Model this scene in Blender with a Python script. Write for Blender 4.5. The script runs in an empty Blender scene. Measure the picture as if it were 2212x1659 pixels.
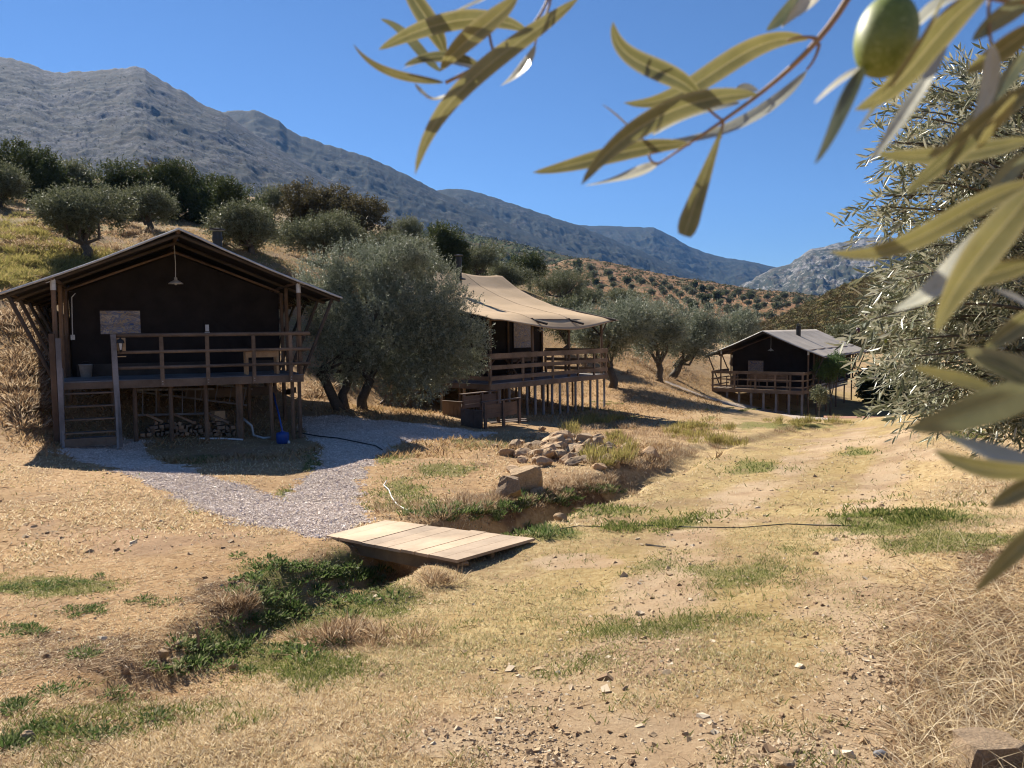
import bpy, math, random
import numpy as np
from mathutils import Vector, Matrix, Quaternion
PI = math.pi
rng = np.random.default_rng(7)
random.seed(7)
SC = bpy.context.scene
COL = SC.collection

# ------------------------------------------------------------------ camera
FPX, HZ, ROLL = 1700.0, 711.1, -0.010          # focal length, horizon row and roll on a 2212 x 1659 frame
PIT = math.atan((829.5 - HZ) / FPX)
_F = np.array([0, math.cos(PIT), -math.sin(PIT)])
_U0 = np.array([0, math.sin(PIT), math.cos(PIT)])
_R0 = np.array([1.0, 0, 0])
CR = _R0 * math.cos(ROLL) + _U0 * math.sin(ROLL)
CU = _U0 * math.cos(ROLL) - _R0 * math.sin(ROLL)
CF = _F

cam_data = bpy.data.cameras.new('camera')
cam = bpy.data.objects.new('camera', cam_data)
COL.objects.link(cam)
M = Matrix.Identity(4)
for i in range(3):
    M[i][0] = CR[i]; M[i][1] = CU[i]; M[i][2] = -CF[i]
cam.matrix_world = M
cam_data.sensor_width = 36.0
cam_data.lens = FPX / 2212 * 36.0
cam_data.clip_start = 0.02
cam_data.clip_end = 20000
cam_data.dof.use_dof = True
cam_data.dof.focus_distance = 12.0
cam_data.dof.aperture_fstop = cam_data.lens / 1.8
SC.camera = cam

# ------------------------------------------------------------------ light
SUNV = Vector((-0.82, 1.09, 1.10)).normalized()
SUN_EL = math.asin(SUNV.z)
SUN_AZ = math.atan2(SUNV.x, SUNV.y)
world = bpy.data.worlds.new('World'); SC.world = world
world.use_nodes = True
wn = world.node_tree; wn.nodes.clear()
sky = wn.nodes.new('ShaderNodeTexSky'); sky.sky_type = 'NISHITA'
sky.sun_disc = False
sky.sun_elevation = SUN_EL
sky.sun_rotation = SUN_AZ % (2 * PI)
sky.altitude = 0; sky.air_density = 0.85; sky.dust_density = 0.0; sky.ozone_density = 10.0
bg = wn.nodes.new('ShaderNodeBackground'); bg.inputs['Strength'].default_value = 0.046
wo = wn.nodes.new('ShaderNodeOutputWorld')
wn.links.new(sky.outputs[0], bg.inputs[0]); wn.links.new(bg.outputs[0], wo.inputs[0])
sl = bpy.data.lights.new('sun', 'SUN'); sl.energy = 5.0; sl.angle = math.radians(0.5); sl.color = (1.0, 0.925, 0.80)
so = bpy.data.objects.new('sun', sl); COL.objects.link(so)
so.rotation_mode = 'QUATERNION'; so.rotation_quaternion = SUNV.to_track_quat('Z', 'Y')
so.location = (-40, 40, 60)
SC.view_settings.view_transform = 'Standard'
SC.view_settings.look = 'None'
SC.view_settings.gamma = 1
SC.view_settings.exposure = 1.16
SC.view_settings.use_curve_mapping = False
HAZE = 5.0e-5
SC.cycles.max_bounces = 6
SC.cycles.transparent_max_bounces = 8
SC.cycles.volume_bounces = 0
SC.cycles.use_denoising = True
SC.cycles.filter_width = 1.15

# ------------------------------------------------------------------ helpers
def P(px, py, D):
    px = np.asarray(px, float); py = np.asarray(py, float); D = np.asarray(D, float)
    a = (px - 1106) / FPX * D; b = (py - 829.5) / FPX * D
    return (CF * D[..., None] + CR * a[..., None] - CU * b[..., None])

def proj(X):
    X = np.asarray(X, float)
    d = X @ CF
    return 1106 + FPX * (X @ CR) / d, 829.5 - FPX * (X @ CU) / d, d

def vn(x, y, seed=0):
    xi = np.floor(x).astype(np.int64); yi = np.floor(y).astype(np.int64)
    fx = x - xi; fy = y - yi
    fx = fx * fx * (3 - 2 * fx); fy = fy * fy * (3 - 2 * fy)
    def h(a, b):
        n = (a * 374761393 + b * 668265263 + seed * 1446657) & 0x7fffffff
        n = ((n ^ (n >> 13)) * 1274126177) & 0x7fffffff
        n = (n ^ (n >> 16)) & 0xffff
        return n / 65535.0
    return (h(xi, yi) * (1 - fx) + h(xi + 1, yi) * fx) * (1 - fy) + (h(xi, yi + 1) * (1 - fx) + h(xi + 1, yi + 1) * fx) * fy

def fbm(x, y, o=4, seed=0, ridged=False):
    s = 0; a = 0.5; t = 0
    for k in range(o):
        n = vn(x, y, seed + k * 17)
        if ridged: n = 1 - abs(2 * n - 1)
        s = s + a * n; t += a; a *= 0.5; x = x * 2.03 + 3.1; y = y * 2.03 + 1.7
    return s / t

def mesh_np(name, V, F, mat=None, smooth=False, parent=None, fm=None):
    """V (n,3) and F a list of (m,k) index arrays -> one linked mesh object"""
    V = np.asarray(V, np.float32)
    me = bpy.data.meshes.new(name)
    me.vertices.add(len(V)); me.vertices.foreach_set('co', V.ravel())
    F = [np.asarray(f, np.int32) for f in F if len(f)]
    tot = np.concatenate([np.full(len(f), f.shape[1], np.int32) for f in F])
    li = np.concatenate([f.ravel() for f in F])
    me.loops.add(len(li)); me.loops.foreach_set('vertex_index', li)
    me.polygons.add(len(tot))
    st = np.concatenate([[0], np.cumsum(tot)[:-1]]).astype(np.int32)
    me.polygons.foreach_set('loop_start', st)
    me.polygons.foreach_set('loop_total', tot)
    me.polygons.foreach_set('use_smooth', np.full(len(tot), bool(smooth)))
    if mat is not None:
        for m in (mat if isinstance(mat, (list, tuple)) else [mat]): me.materials.append(m)
    if fm is not None: me.polygons.foreach_set('material_index', np.asarray(fm, np.int32))
    me.update(calc_edges=True)
    me.validate()
    o = bpy.data.objects.new(name, me); COL.objects.link(o)
    if parent is not None: o.parent = parent
    return o

class MB:
    def __init__(s): s.v = []; s.f = {}; s.n = 0
    def add(s, V, F):
        V = np.asarray(V, float); s.v.append(V)
        for f in F:
            f = np.asarray(f, int)
            if len(f): s.f.setdefault(f.shape[1], []).append(f + s.n)
        s.n += len(V); return s
    def box(s, c, size, rz=0, tilt=None):
        x, y, z = [q / 2 for q in size]
        V = np.array([[i, j, k] for i in (-x, x) for j in (-y, y) for k in (-z, z)], float)
        if tilt is not None: V = V @ np.array(tilt).T
        if rz:
            cc, ss = math.cos(rz), math.sin(rz); V = V @ np.array([[cc, -ss, 0], [ss, cc, 0], [0, 0, 1]]).T
        V = V + np.array(c, float)
        return s.add(V, [[[0, 1, 3, 2], [4, 6, 7, 5], [0, 4, 5, 1], [2, 3, 7, 6], [0, 2, 6, 4], [1, 5, 7, 3]]])
    def beam(s, a, b, w, h, up=(0, 0, 1)):
        a = np.array(a, float); b = np.array(b, float); d = b - a; L = np.linalg.norm(d); d /= L
        u = np.array(up, float); r = np.cross(d, u)
        if np.linalg.norm(r) < 1e-4: r = np.cross(d, (1, 0, 0))
        r /= np.linalg.norm(r); u = np.cross(r, d)
        return s.box((a + b) / 2, (w, L, h), tilt=np.array([r, d, u]).T)
    def tube(s, pts, rad, seg=8, cap=True):
        pts = np.array(pts, float); n = len(pts)
        rad = np.broadcast_to(np.array(rad, float), (n,))
        T = np.gradient(pts, axis=0); T /= np.linalg.norm(T, axis=1)[:, None] + 1e-9
        ref = np.array([0, 0, 1.0]) if abs(T[0, 2]) < .9 else np.array([1.0, 0, 0])
        a = np.cross(T[0], ref); a /= np.linalg.norm(a)
        V = []
        for i in range(n):
            a = a - T[i] * (a @ T[i]); a /= np.linalg.norm(a); b = np.cross(T[i], a)
            for k in range(seg):
                t = 2 * PI * k / seg; V.append(pts[i] + rad[i] * (a * math.cos(t) + b * math.sin(t)))
        Q = [[i * seg + k, i * seg + (k + 1) % seg, (i + 1) * seg + (k + 1) % seg, (i + 1) * seg + k] for i in range(n - 1) for k in range(seg)]
        s.add(V, [Q])
        if cap:
            base = s.n - n * seg
            s.f.setdefault(seg, []).append(np.array([[base + k for k in range(seg)][::-1], [base + (n - 1) * seg + k for k in range(seg)]]))
        return s
    def lathe(s, prof, c, seg=16):
        V = []; n = len(prof)
        for r, z in prof:
            for k in range(seg):
                t = 2 * PI * k / seg; V.append([c[0] + r * math.cos(t), c[1] + r * math.sin(t), c[2] + z])
        return s.add(V, [[[i * seg + k, i * seg + (k + 1) % seg, (i + 1) * seg + (k + 1) % seg, (i + 1) * seg + k] for i in range(n - 1) for k in range(seg)]])
    def build(s, name, mat, parent=None, smooth=False):
        return mesh_np(name, np.concatenate(s.v), [np.concatenate(f) for f in s.f.values()], mat, smooth, parent)

def tag(o, label=None, cat=None, group=None, kind=None):
    if label: o['label'] = label
    if cat: o['category'] = cat
    if group: o['group'] = group
    if kind: o['kind'] = kind
    return o
def empty(name, loc, rz, label, cat, group=None):
    o = bpy.data.objects.new(name, None); COL.objects.link(o)
    o.location = [float(q) for q in loc]; o.rotation_euler = (0, 0, rz); o.empty_display_size = .2
    return tag(o, label, cat, group)
def dup(root, loc=None, rz=None, scale=None, label=None, group=None, cat=None):
    r = root.copy(); COL.objects.link(r)
    if loc is not None: r.location = [float(q) for q in loc]
    if rz is not None: r.rotation_euler = (r.rotation_euler[0], r.rotation_euler[1], rz)
    if scale is not None: r.scale = scale if hasattr(scale, '__len__') else (scale,) * 3
    if label: r['label'] = label
    if group: r['group'] = group
    if cat: r['category'] = cat
    for ch in list(root.children):
        c = ch.copy(); COL.objects.link(c); c.parent = r
        for g in ch.children:
            d = g.copy(); COL.objects.link(d); d.parent = c
    return r

# ------------------------------------------------------------------ materials
def nt(name):
    m = bpy.data.materials.new(name); m.use_nodes = True
    t = m.node_tree; b = t.nodes['Principled BSDF']
    return m, t, b
def N(t, kind, **kw):
    n = t.nodes.new('ShaderNode' + kind)
    for k, v in kw.items():
        if k in n.inputs.keys(): n.inputs[k].default_value = v
        else: setattr(n, k, v)
    return n
def noise(t, vec, scale, detail=4, rough=.55, dist=0):
    n = N(t, 'TexNoise'); n.inputs['Scale'].default_value = scale; n.inputs['Detail'].default_value = detail
    n.inputs['Roughness'].default_value = rough; n.inputs['Distortion'].default_value = dist
    if vec is not None: t.links.new(vec, n.inputs['Vector'])
    return n.outputs['Fac']
def ramp(t, fac, stops, interp='LINEAR'):
    r = N(t, 'ValToRGB'); r.color_ramp.interpolation = interp
    e = r.color_ramp.elements
    while len(e) < len(stops): e.new(0.5)
    for q, (p, c) in zip(e, stops):
        q.position = p; q.color = (c[0], c[1], c[2], 1) if hasattr(c, '__len__') else (c, c, c, 1)
    t.links.new(fac, r.inputs[0]); return r.outputs[0]
def mix(t, fac, a, b, mode='MIX'):
    m = N(t, 'Mix', data_type='RGBA', blend_type=mode)
    for sock, val in ((m.inputs[0], fac), (m.inputs[6], a), (m.inputs[7], b)):
        if hasattr(val, 'links'): t.links.new(val, sock)
        elif hasattr(val, '__len__'): sock.default_value = (*val[:3], 1)
        else: sock.default_value = val
    return m.outputs[2]
def math_(t, op, a, b=None, clamp=False):
    m = N(t, 'Math', operation=op); m.use_clamp = clamp
    for i, val in enumerate((a, b)):
        if val is None: continue
        if hasattr(val, 'links'): t.links.new(val, m.inputs[i])
        else: m.inputs[i].default_value = val
    return m.outputs[0]
def mapping(t, vec, scale, rot=(0, 0, 0)):
    m = N(t, 'Mapping'); m.inputs['Scale'].default_value = scale; m.inputs['Rotation'].default_value = rot
    t.links.new(vec, m.inputs['Vector']); return m.outputs[0]
def bump(t, b, h, strength, dist):
    n = N(t, 'Bump'); n.inputs['Strength'].default_value = strength; n.inputs['Distance'].default_value = dist
    t.links.new(h, n.inputs['Height']); t.links.new(n.outputs[0], b.inputs['Normal']); return n
def objvec(t): return N(t, 'TexCoord').outputs['Object']

def mat_wood(name, c1, c2, grain=(1.5, 1.5, 1.5), rough=.8):
    m, t, b = nt(name); v = objvec(t)
    n1 = noise(t, mapping(t, v, (14, 14, 14)), 1.0, 6, .7)
    n2 = noise(t, v, 1.3, 3)
    c = ramp(t, n1, [(.3, c1), (.7, c2)])
    c = mix(t, .5, c, ramp(t, n2, [(.35, [q * .62 for q in c1]), (.65, [min(1, q * 1.25) for q in c2])]), 'MIX')
    c = mix(t, 1, c, ramp(t, N(t, 'ObjectInfo').outputs['Random'], [(0, (.78, .78, .80)), (1, (1.14, 1.12, 1.08))]), 'MULTIPLY')
    t.links.new(c, b.inputs['Base Color']); b.inputs['Roughness'].default_value = rough
    bump(t, b, n1, .3, .01); return m
def mat_cloth(name, c1, c2, scale=2.0, rough=.9, weave=220):
    m, t, b = nt(name); v = objvec(t)
    n = noise(t, v, scale, 5, .6)
    c = ramp(t, n, [(.3, c1), (.7, c2)])
    t.links.new(c, b.inputs['Base Color']); b.inputs['Roughness'].default_value = rough
    b.inputs['Specular IOR Level'].default_value = .2
    bump(t, b, noise(t, v, 5, 3), .25, .03); return m
def mat_plain(name, c, rough=.6, metal=0, var=.25, scale=9, spec=.4):
    m, t, b = nt(name); v = objvec(t)
    n = noise(t, v, scale, 5, .65)
    t.links.new(ramp(t, n, [(.25, [q * (1 - var) for q in c]), (.75, [min(1, q * (1 + var)) for q in c])]), b.inputs['Base Color'])
    b.inputs['Roughness'].default_value = rough; b.inputs['Metallic'].default_value = metal
    b.inputs['Specular IOR Level'].default_value = spec; return m
def mat_leaf(name, top1, top2, under, trans=.25, rough=.5, spec=.4, tcol=None):
    """leaf blade: random tone per leaf, paler underside, some light let through"""
    m, t, b = nt(name); g = N(t, 'NewGeometry')
    c = ramp(t, g.outputs['Random Per Island'], [(0, top1), (1, top2)])
    c = mix(t, g.outputs['Backfacing'], c, under)
    t.links.new(c, b.inputs['Base Color']); b.inputs['Roughness'].default_value = rough
    b.inputs['Specular IOR Level'].default_value = spec
    tr = N(t, 'BsdfTranslucent')
    if tcol: tr.inputs[0].default_value = (*tcol, 1)
    else: t.links.new(c, tr.inputs[0])
    ms = N(t, 'MixShader'); ms.inputs[0].default_value = trans
    t.links.new(b.outputs[0], ms.inputs[1]); t.links.new(tr.outputs[0], ms.inputs[2])
    t.links.new(ms.outputs[0], t.nodes['Material Output'].inputs[0]); return m
def mat_rock(name, c1, c2, scale=6):
    m, t, b = nt(name); v = objvec(t)
    n1 = noise(t, v, scale, 8, .7); n2 = noise(t, v, scale * 4, 5, .7)
    g = N(t, 'ObjectInfo').outputs['Random']
    c = mix(t, .55, ramp(t, n1, [(.3, c1), (.68, c2)]), ramp(t, n2, [(.3, [q * .6 for q in c1]), (.7, c2)]))
    c = mix(t, 1.0, c, ramp(t, g, [(0, (.75, .75, .78)), (.5, (1, .97, .9)), (1, (1.2, 1.1, 1.0))]), 'MULTIPLY')
    t.links.new(c, b.inputs['Base Color']); b.inputs['Roughness'].default_value = .9
    bump(t, b, n2, .6, .03); return m

WOOD = mat_wood('wood_posts', (.095, .06, .036), (.20, .13, .08))
WOODR = mat_wood('wood_rails', (.11, .076, .048), (.22, .155, .105))
WOODB = mat_wood('wood_light_boards', (.30, .19, .11), (.46, .32, .2))
WOODG = mat_wood('wood_grey_deck', (.16, .15, .14), (.30, .28, .27))
WOODD = mat_wood('wood_dark', (.035, .028, .02), (.08, .06, .045))
WOODP = mat_wood('wood_pale_pine', (.36, .22, .11), (.58, .40, .22))
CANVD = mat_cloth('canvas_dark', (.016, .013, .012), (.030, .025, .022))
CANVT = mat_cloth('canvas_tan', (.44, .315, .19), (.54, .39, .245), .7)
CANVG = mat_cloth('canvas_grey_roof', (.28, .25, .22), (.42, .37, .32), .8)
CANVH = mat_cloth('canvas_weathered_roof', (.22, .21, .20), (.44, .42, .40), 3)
METW = mat_plain('pale_metal', (.5, .5, .48), .5, .3)
METB = mat_plain('black_metal', (.02, .02, .02), .45, .2)
PLW = mat_plain('white_plastic', (.6, .6, .58), .5)
PLB = mat_plain('blue_plastic', (.02, .07, .28), .4)
PLK = mat_plain('black_rubber', (.015, .015, .015), .5)
BARK = mat_rock('olive_bark', (.05, .042, .034), (.14, .12, .095), 7)
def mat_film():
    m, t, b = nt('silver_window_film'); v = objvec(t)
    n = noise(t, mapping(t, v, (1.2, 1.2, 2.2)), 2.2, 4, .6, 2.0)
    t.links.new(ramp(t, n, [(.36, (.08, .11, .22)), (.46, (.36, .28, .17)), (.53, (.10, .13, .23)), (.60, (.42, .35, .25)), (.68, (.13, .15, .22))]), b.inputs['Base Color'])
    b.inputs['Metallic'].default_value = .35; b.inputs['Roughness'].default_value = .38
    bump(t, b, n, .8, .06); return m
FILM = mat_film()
OL_LEAF = mat_leaf('olive_leaves', (.06, .078, .04), (.29, .315, .21), (.29, .31, .22), .2, .5, .35)
OL_LEAF2 = mat_leaf('hill_olive_leaves', (.055, .068, .026), (.19, .195, .10), (.20, .21, .12), .22, .55, .3)
DK_LEAF = mat_leaf('evergreen_leaves', (.030, .045, .014), (.085, .105, .030), (.07, .085, .03), .25, .6, .3)
BR_LEAF = mat_leaf('oak_leaves', (.055, .05, .022), (.15, .125, .05), (.12, .10, .05), .25, .6, .3)
GR_LEAF = mat_leaf('shrub_leaves', (.05, .10, .02), (.12, .19, .05), (.09, .14, .05), .3, .5, .3)

_ON = 'first second third fourth fifth sixth seventh eighth ninth tenth eleventh twelfth thirteenth fourteenth fifteenth sixteenth seventeenth eighteenth nineteenth twentieth'.split()
def ordn(k):
    if k <= 20: return _ON[k - 1]
    if k % 10 == 0: return {30: 'thirtieth', 40: 'fortieth', 50: 'fiftieth'}[k]
    return {2: 'twenty', 3: 'thirty', 4: 'forty', 5: 'fifty'}[k // 10] + ' ' + _ON[k % 10 - 1]
# ------------------------------------------------------------------ terrain
CP = [  # (column, row, depth) of ground points read off the photograph
 (1106,1659,3.0),(2212,1659,2.85),(0,1659,3.3),(1500,1400,4.5),(600,1450,4.55),(2100,1300,4.8),(1000,1350,5.7),
 (1500,1150,8.3),(1900,1050,11.3),(1155,1168,8.4),(985,1232,7.6),(690,1160,8.55),(832,1128,9.3),
 (300,1010,14.0),(450,1080,11.2),(600,1135,9.5),(0,1050,11.5),(0,1200,8.2),(0,1400,5.4),(300,1300,6.6),(250,1150,9.0),
 (644,952,19.35),(120,955,17.1),(380,952,18.3),(700,905,21.5),(760,885,22.5),(680,865,24.5),(850,930,19.5),(900,1000,14.6),(760,1020,13.8),
 (1050,926,21.4),(1062,898,26.0),(1305,884,31.4),(850,885,24.5),(800,880,27),(1400,875,33),(1320,845,36),(1430,828,41),(1250,856,36),
 (1200,962,17.2),(1110,1075,11.6),(1300,940,20.0),(1350,1030,13.0),(1500,960,18.0),(1650,1000,14.2),(1850,930,24),(1900,908,35),
 (1750,903,39.5),(1600,890,42),(1645,878,47.5),(1728,884,49.5),(1860,870,54),(1500,800,52),(1550,860,46),(1900,850,60),
 (2150,960,12),(2212,880,14),(2212,1100,7.4),(2060,930,19),(2212,1300,4.6),
 (0,900,16.8),(0,800,19),(0,700,21.5),(0,600,25.5),(0,500,32),(0,455,38),(100,560,30),(185,562,31),(300,500,39),(420,500,44),(620,556,38),(540,556,35),
 (250,470,50),(60,440,48),(450,480,52),(700,570,42),(880,610,46),(1000,620,52),(1150,650,56),(1250,668,62),(1400,720,66),(700,800,29),
 (1600,760,75),(1750,760,80),(900,560,70),(500,440,80),(100,400,80)]
cp = [tuple(P(*c)) for c in CP] + [(0, 0, -1.6), (0, -8, -1.5), (-6, 0, -1.9), (5, 0, -1.2), (12, 2, -.2), (-14, -5, -1.6), (14, -12, .5), (-15, -20, -2), (0, -30, -1.5),
      (-14, 8, -1.6), (-22, 8, .3), (-30, 20, 5), (-40, 45, 12), (-60, 20, 13), (16, 18, -.3), (30, 30, -.8), (30, 8, 4), (45, 50, -1), (25, 60, -5), (-10, 110, 13), (20, 110, -2), (50, 110, -3), (-70, 110, 30), (40, -20, 3), (-40, -20, 3)]
cp = np.array(cp)
def _k(r2): return 0.5 * r2 * np.log(r2 + 1e-9)
def _tps(c):
    n = len(c); d2 = ((c[:, None, :2] - c[None, :, :2]) ** 2).sum(-1)
    A = np.zeros((n + 3, n + 3)); A[:n, :n] = _k(d2) + np.eye(n) * 0.6
    A[:n, n] = 1; A[:n, n + 1:] = c[:, :2]; A[n, :n] = 1; A[n + 1:, :n] = c[:, :2].T
    return np.linalg.solve(A, np.concatenate([c[:, 2], [0, 0, 0]]))
_w = _tps(cp)
def _tps_eval(x, y):
    out = np.empty_like(x)
    for s in range(0, len(x), 20000):
        a, b = x[s:s + 20000], y[s:s + 20000]
        d2 = (a[:, None] - cp[:, 0]) ** 2 + (b[:, None] - cp[:, 1]) ** 2
        out[s:s + 20000] = _k(d2) @ _w[:len(cp)] + _w[-3] + _w[-2] * a + _w[-1] * b
    return out
def _base(x, y):
    r = np.hypot(x, y)
    z = _tps_eval(x, y)
    k = np.clip((r - 95) / 70, 0, 1); k = k * k * (3 - 2 * k)
    return z * (1 - k) + k * np.where(x < -20, 6.0, -5.0)
def _ray0(px, py):                       # pixel ray onto the smooth base ground
    d = P(px, py, 1.0); lo = 1.5
    D = lo
    while D < 140:
        q = d * D
        if q[2] < _base(np.array([q[0]]), np.array([q[1]]))[0]: break
        D *= 1.03
    a, b = D / 1.03, D
    for _ in range(14):
        m = (a + b) / 2; q = d * m
        if q[2] < _base(np.array([q[0]]), np.array([q[1]]))[0]: b = m
        else: a = m
    return d * b
def segdist(x, y, pl):
    """distance to a polyline, and where along it"""
    best = np.full(x.shape, 1e9)
    for (ax, ay), (bx, by) in zip(pl[:-1], pl[1:]):
        dx, dy = bx - ax, by - ay
        t = np.clip(((x - ax) * dx + (y - ay) * dy) / (dx * dx + dy * dy + 1e-9), 0, 1)
        best = np.minimum(best, np.hypot(x - ax - t * dx, y - ay - t * dy))
    return best
_ditch = [tuple(_ray0(*q)[:2]) for q in [(380, 1440), (480, 1385), (590, 1320), (700, 1262), (800, 1212), (930, 1165), (1060, 1128), (1180, 1092), (1290, 1062), (1370, 1022), (1480, 985), (1640, 948), (1730, 922)]]
_ditch += [tuple(_ray0(1855, 909)[:2])]
def G(x, y):
    sc = np.isscalar(x) or np.ndim(x) == 0
    x = np.atleast_1d(np.asarray(x, float)); y = np.atleast_1d(np.asarray(y, float))
    z = _base(x, y); r = np.hypot(x, y)
    near = np.clip(1.2 - r / 60, 0, 1)
    d = segdist(x, y, _ditch)
    wob = 1 + .5 * (fbm(x * 1.3, y * 1.3, 3, 5) - .5)
    dep = (.46 + .22 * np.exp(-((x + .6) ** 2 + (y - 8.5) ** 2) / 1.6)) * np.exp(-(d / (.46 * wob)) ** 4)
    # the ditch is shallow and broad left of the little bridge
    z = z - dep * np.clip((20 - y) / 8, .35, 1) * np.where(y < 8.6, .62, 1) * np.clip((x + 5.2) / 2.5, .25, 1)
    rough = np.clip(1.0 - d / 2.5, .25, 1)
    z = z + near * ((fbm(x * .9, y * .9, 3, 1) - .5) * .12 + (fbm(x * 5, y * 5, 3, 9) - .5) * .055 * rough)
    hill = np.clip((z + .5) / 3, 0, 1) * np.clip(1.5 - r / 100, 0, 1)
    z = z + hill * (fbm(x * .6, y * .6, 4, 3) - .5) * .5
    return float(z[0]) if sc else z
def gp(px, py):
    d = P(px, py, 1.0); D = 1.5
    Ds = 1.5 * 1.012 ** np.arange(400); q = d[None] * Ds[:, None]
    below = q[:, 2] < G(q[:, 0], q[:, 1])
    i = int(np.argmax(below)) if below.any() else 399
    a, b = Ds[max(i - 1, 0)], Ds[i]
    for _ in range(12):
        m = (a + b) / 2; w = d * m
        if w[2] < G(w[0], w[1]): b = m
        else: a = m
    return d * b
def inpoly(x, y, poly):
    c = np.zeros(x.shape, bool); n = len(poly)
    for i in range(n):
        (x1, y1), (x2, y2) = poly[i], poly[(i + 1) % n]
        k = ((y1 > y) != (y2 > y)) & (x < (x2 - x1) * (y - y1) / (y2 - y1 + 1e-12) + x1)
        c ^= k
    return c
def softpoly(x, y, poly, soft):
    d = segdist(x, y, poly + [poly[0]])
    s = np.where(inpoly(x, y, poly), d, -d)
    s = s + (fbm(x * 3, y * 3, 3, 21) - .5) * soft * 2
    return np.clip(s / soft + .5, 0, 1)
_gw = lambda L: [tuple(_ray0(*q)[:2]) for q in L]
GRAV1 = _gw([(125, 962), (240, 950), (302, 953), (365, 1001), (486, 1039), (612, 1084), (645, 1045), (688, 1008), (700, 965), (652, 925), (640, 900), (720, 897), (850, 912), (980, 925), (1075, 934), (1010, 950), (885, 950), (830, 975), (800, 1005), (772, 1045), (767, 1085), (802, 1128), (700, 1172), (540, 1134), (430, 1102), (350, 1058), (250, 1012), (130, 980)])
RUTS = [(_gw([(1180, 1659), (1330, 1400), (1470, 1200), (1600, 1075), (1760, 975), (1860, 925)]), .55), (_gw([(1980, 1659), (1880, 1400), (1850, 1200), (1880, 1070), (1930, 985), (1950, 930)]), .5)]
PATH3 = _gw([(1470, 838), (1530, 862), (1600, 878), (1680, 890), (1760, 905)])

def zones(x, y, z):
    """what covers the ground: gravel, green grass, bare soil, dark litter, shrubby hillside"""
    px, py, d = proj(np.stack([x, y, z], 1))
    ok = (d > 1.0) & (d < 60)
    gr = np.where(y > 5, softpoly(x, y, GRAV1, .18), 0)
    gr = np.maximum(gr, np.clip(1.6 - segdist(x, y, PATH3) / .8 + (fbm(x, y, 3, 4) - .5) * .6, 0, 1) * (y > 25))
    def blobs(L, seed):
        m = np.zeros(len(x))
        for cx, cy, rx, ry, a in L:
            m = np.maximum(m, a * np.exp(-(((px - cx) / rx) ** 2 + ((py - cy) / ry) ** 2)))
        n = fbm(x * 1.6, y * 1.6, 4, seed) * .9 + fbm(x * 7, y * 7, 3, seed + 3) * .35
        return np.where(ok, np.clip((m * 1.05 + n * 1.15 - 1.0) * 1.7, 0, 1), 0)
    green = blobs([(110, 1265, 170, 26, .95), (600, 1255, 110, 55, .9), (720, 1235, 90, 40, .8), (640, 1330, 120, 45, .9), (690, 1440, 130, 40, 1), (800, 1300, 130, 60, .8), (500, 1400, 140, 60, .7),
                   (880, 1075, 95, 42, .9), (960, 1010, 100, 22, .85), (620, 1068, 22, 14, 1.1), (1330, 1110, 140, 25, .75), (1200, 1150, 70, 16, .9), (1450, 1130, 140, 25, .75), (1620, 1010, 120, 18, .8),
                   (1950, 1130, 220, 35, 1), (1850, 975, 60, 12, .9), (2050, 1170, 160, 30, .95), (1330, 900, 90, 12, .9), (1660, 920, 160, 10, .9), (1560, 905, 80, 8, .7), (900, 1370, 160, 50, .6), (250, 1500, 160, 60, .4), (90, 1580, 120, 60, .4),
                   (430, 990, 70, 12, .6), (680, 1000, 30, 25, .9), (860, 990, 70, 20, .7), (1560, 1240, 350, 60, .55), (1400, 1350, 250, 60, .5), (1150, 1450, 300, 60, .45), (1980, 880, 60, 20, .6), (1130, 960, 200, 14, .6), (1700, 1330, 120, 25, .5)], 31)
    soil = blobs([(1250, 1600, 520, 75, .9), (1900, 1500, 130, 90, 1.1), (1700, 1640, 300, 60, .95), (350, 1170, 330, 50, .7), (1240, 1215, 110, 22, 1), (1850, 955, 170, 16, .85), (1990, 985, 70, 16, .9), (560, 1215, 220, 40, .6), (100, 1130, 160, 40, .4),
                  (500, 985, 190, 25, .8), (230, 1430, 260, 80, .55), (1350, 905, 60, 10, .6), (250, 1560, 300, 60, .6)], 41)
    litter = blobs([(1060, 1090, 150, 38, .95), (1200, 1075, 150, 34, .95), (480, 1290, 100, 60, .75), (160, 1420, 200, 60, .65), (1100, 1010, 120, 20, .5), (1350, 990, 150, 30, .6), (2120, 1480, 130, 170, 1.0), (2140, 1230, 90, 60, .8), (700, 1380, 100, 30, .6), (850, 1290, 80, 25, .7), (1520, 930, 120, 14, .5), (280, 1440, 160, 60, .5)], 51)
    hill = np.clip((z + 1.2) / 2.2, 0, 1) * np.clip((y - 12) / 6, 0, 1)
    rut = np.zeros(len(x))
    for L_, wd in RUTS:
        rut = np.maximum(rut, np.exp(-(segdist(x, y, L_) / wd) ** 2))
    soil = np.maximum(soil, np.clip(rut * (.42 + 1.2 * (fbm(x * 2.2, y * 2.2, 3, 77) - .25)), 0, .85))
    return gr, green * (1 - gr), soil * (1 - gr), litter * (1 - gr), hill
def tints(x, y, z):
    px, py, d = proj(np.stack([x, y, z], 1)); n_ = (fbm(x * .7, y * .7, 3, 88) - .5) * 260
    edge = np.interp(py, [720, 900, 1000, 1150, 1300, 1450, 1659], [1500, 1500, 1300, 1080, 800, 560, 250])
    red = np.clip((edge + n_ - px) / 220 + .5, 0, 1)
    trk = (1 - red) * np.clip(1.6 - np.abs(px - np.interp(py, [900, 1000, 1200, 1659], [1850, 1750, 1500, 1150])) / np.interp(py, [900, 1200, 1659], [160, 420, 700]), 0, 1) * np.clip((1560 + n_ * .5 - py) / 160, 0, 1)
    return np.where(d > 1, red, .5), np.where((d > 1) & (d < 60), trk, 0)

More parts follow.
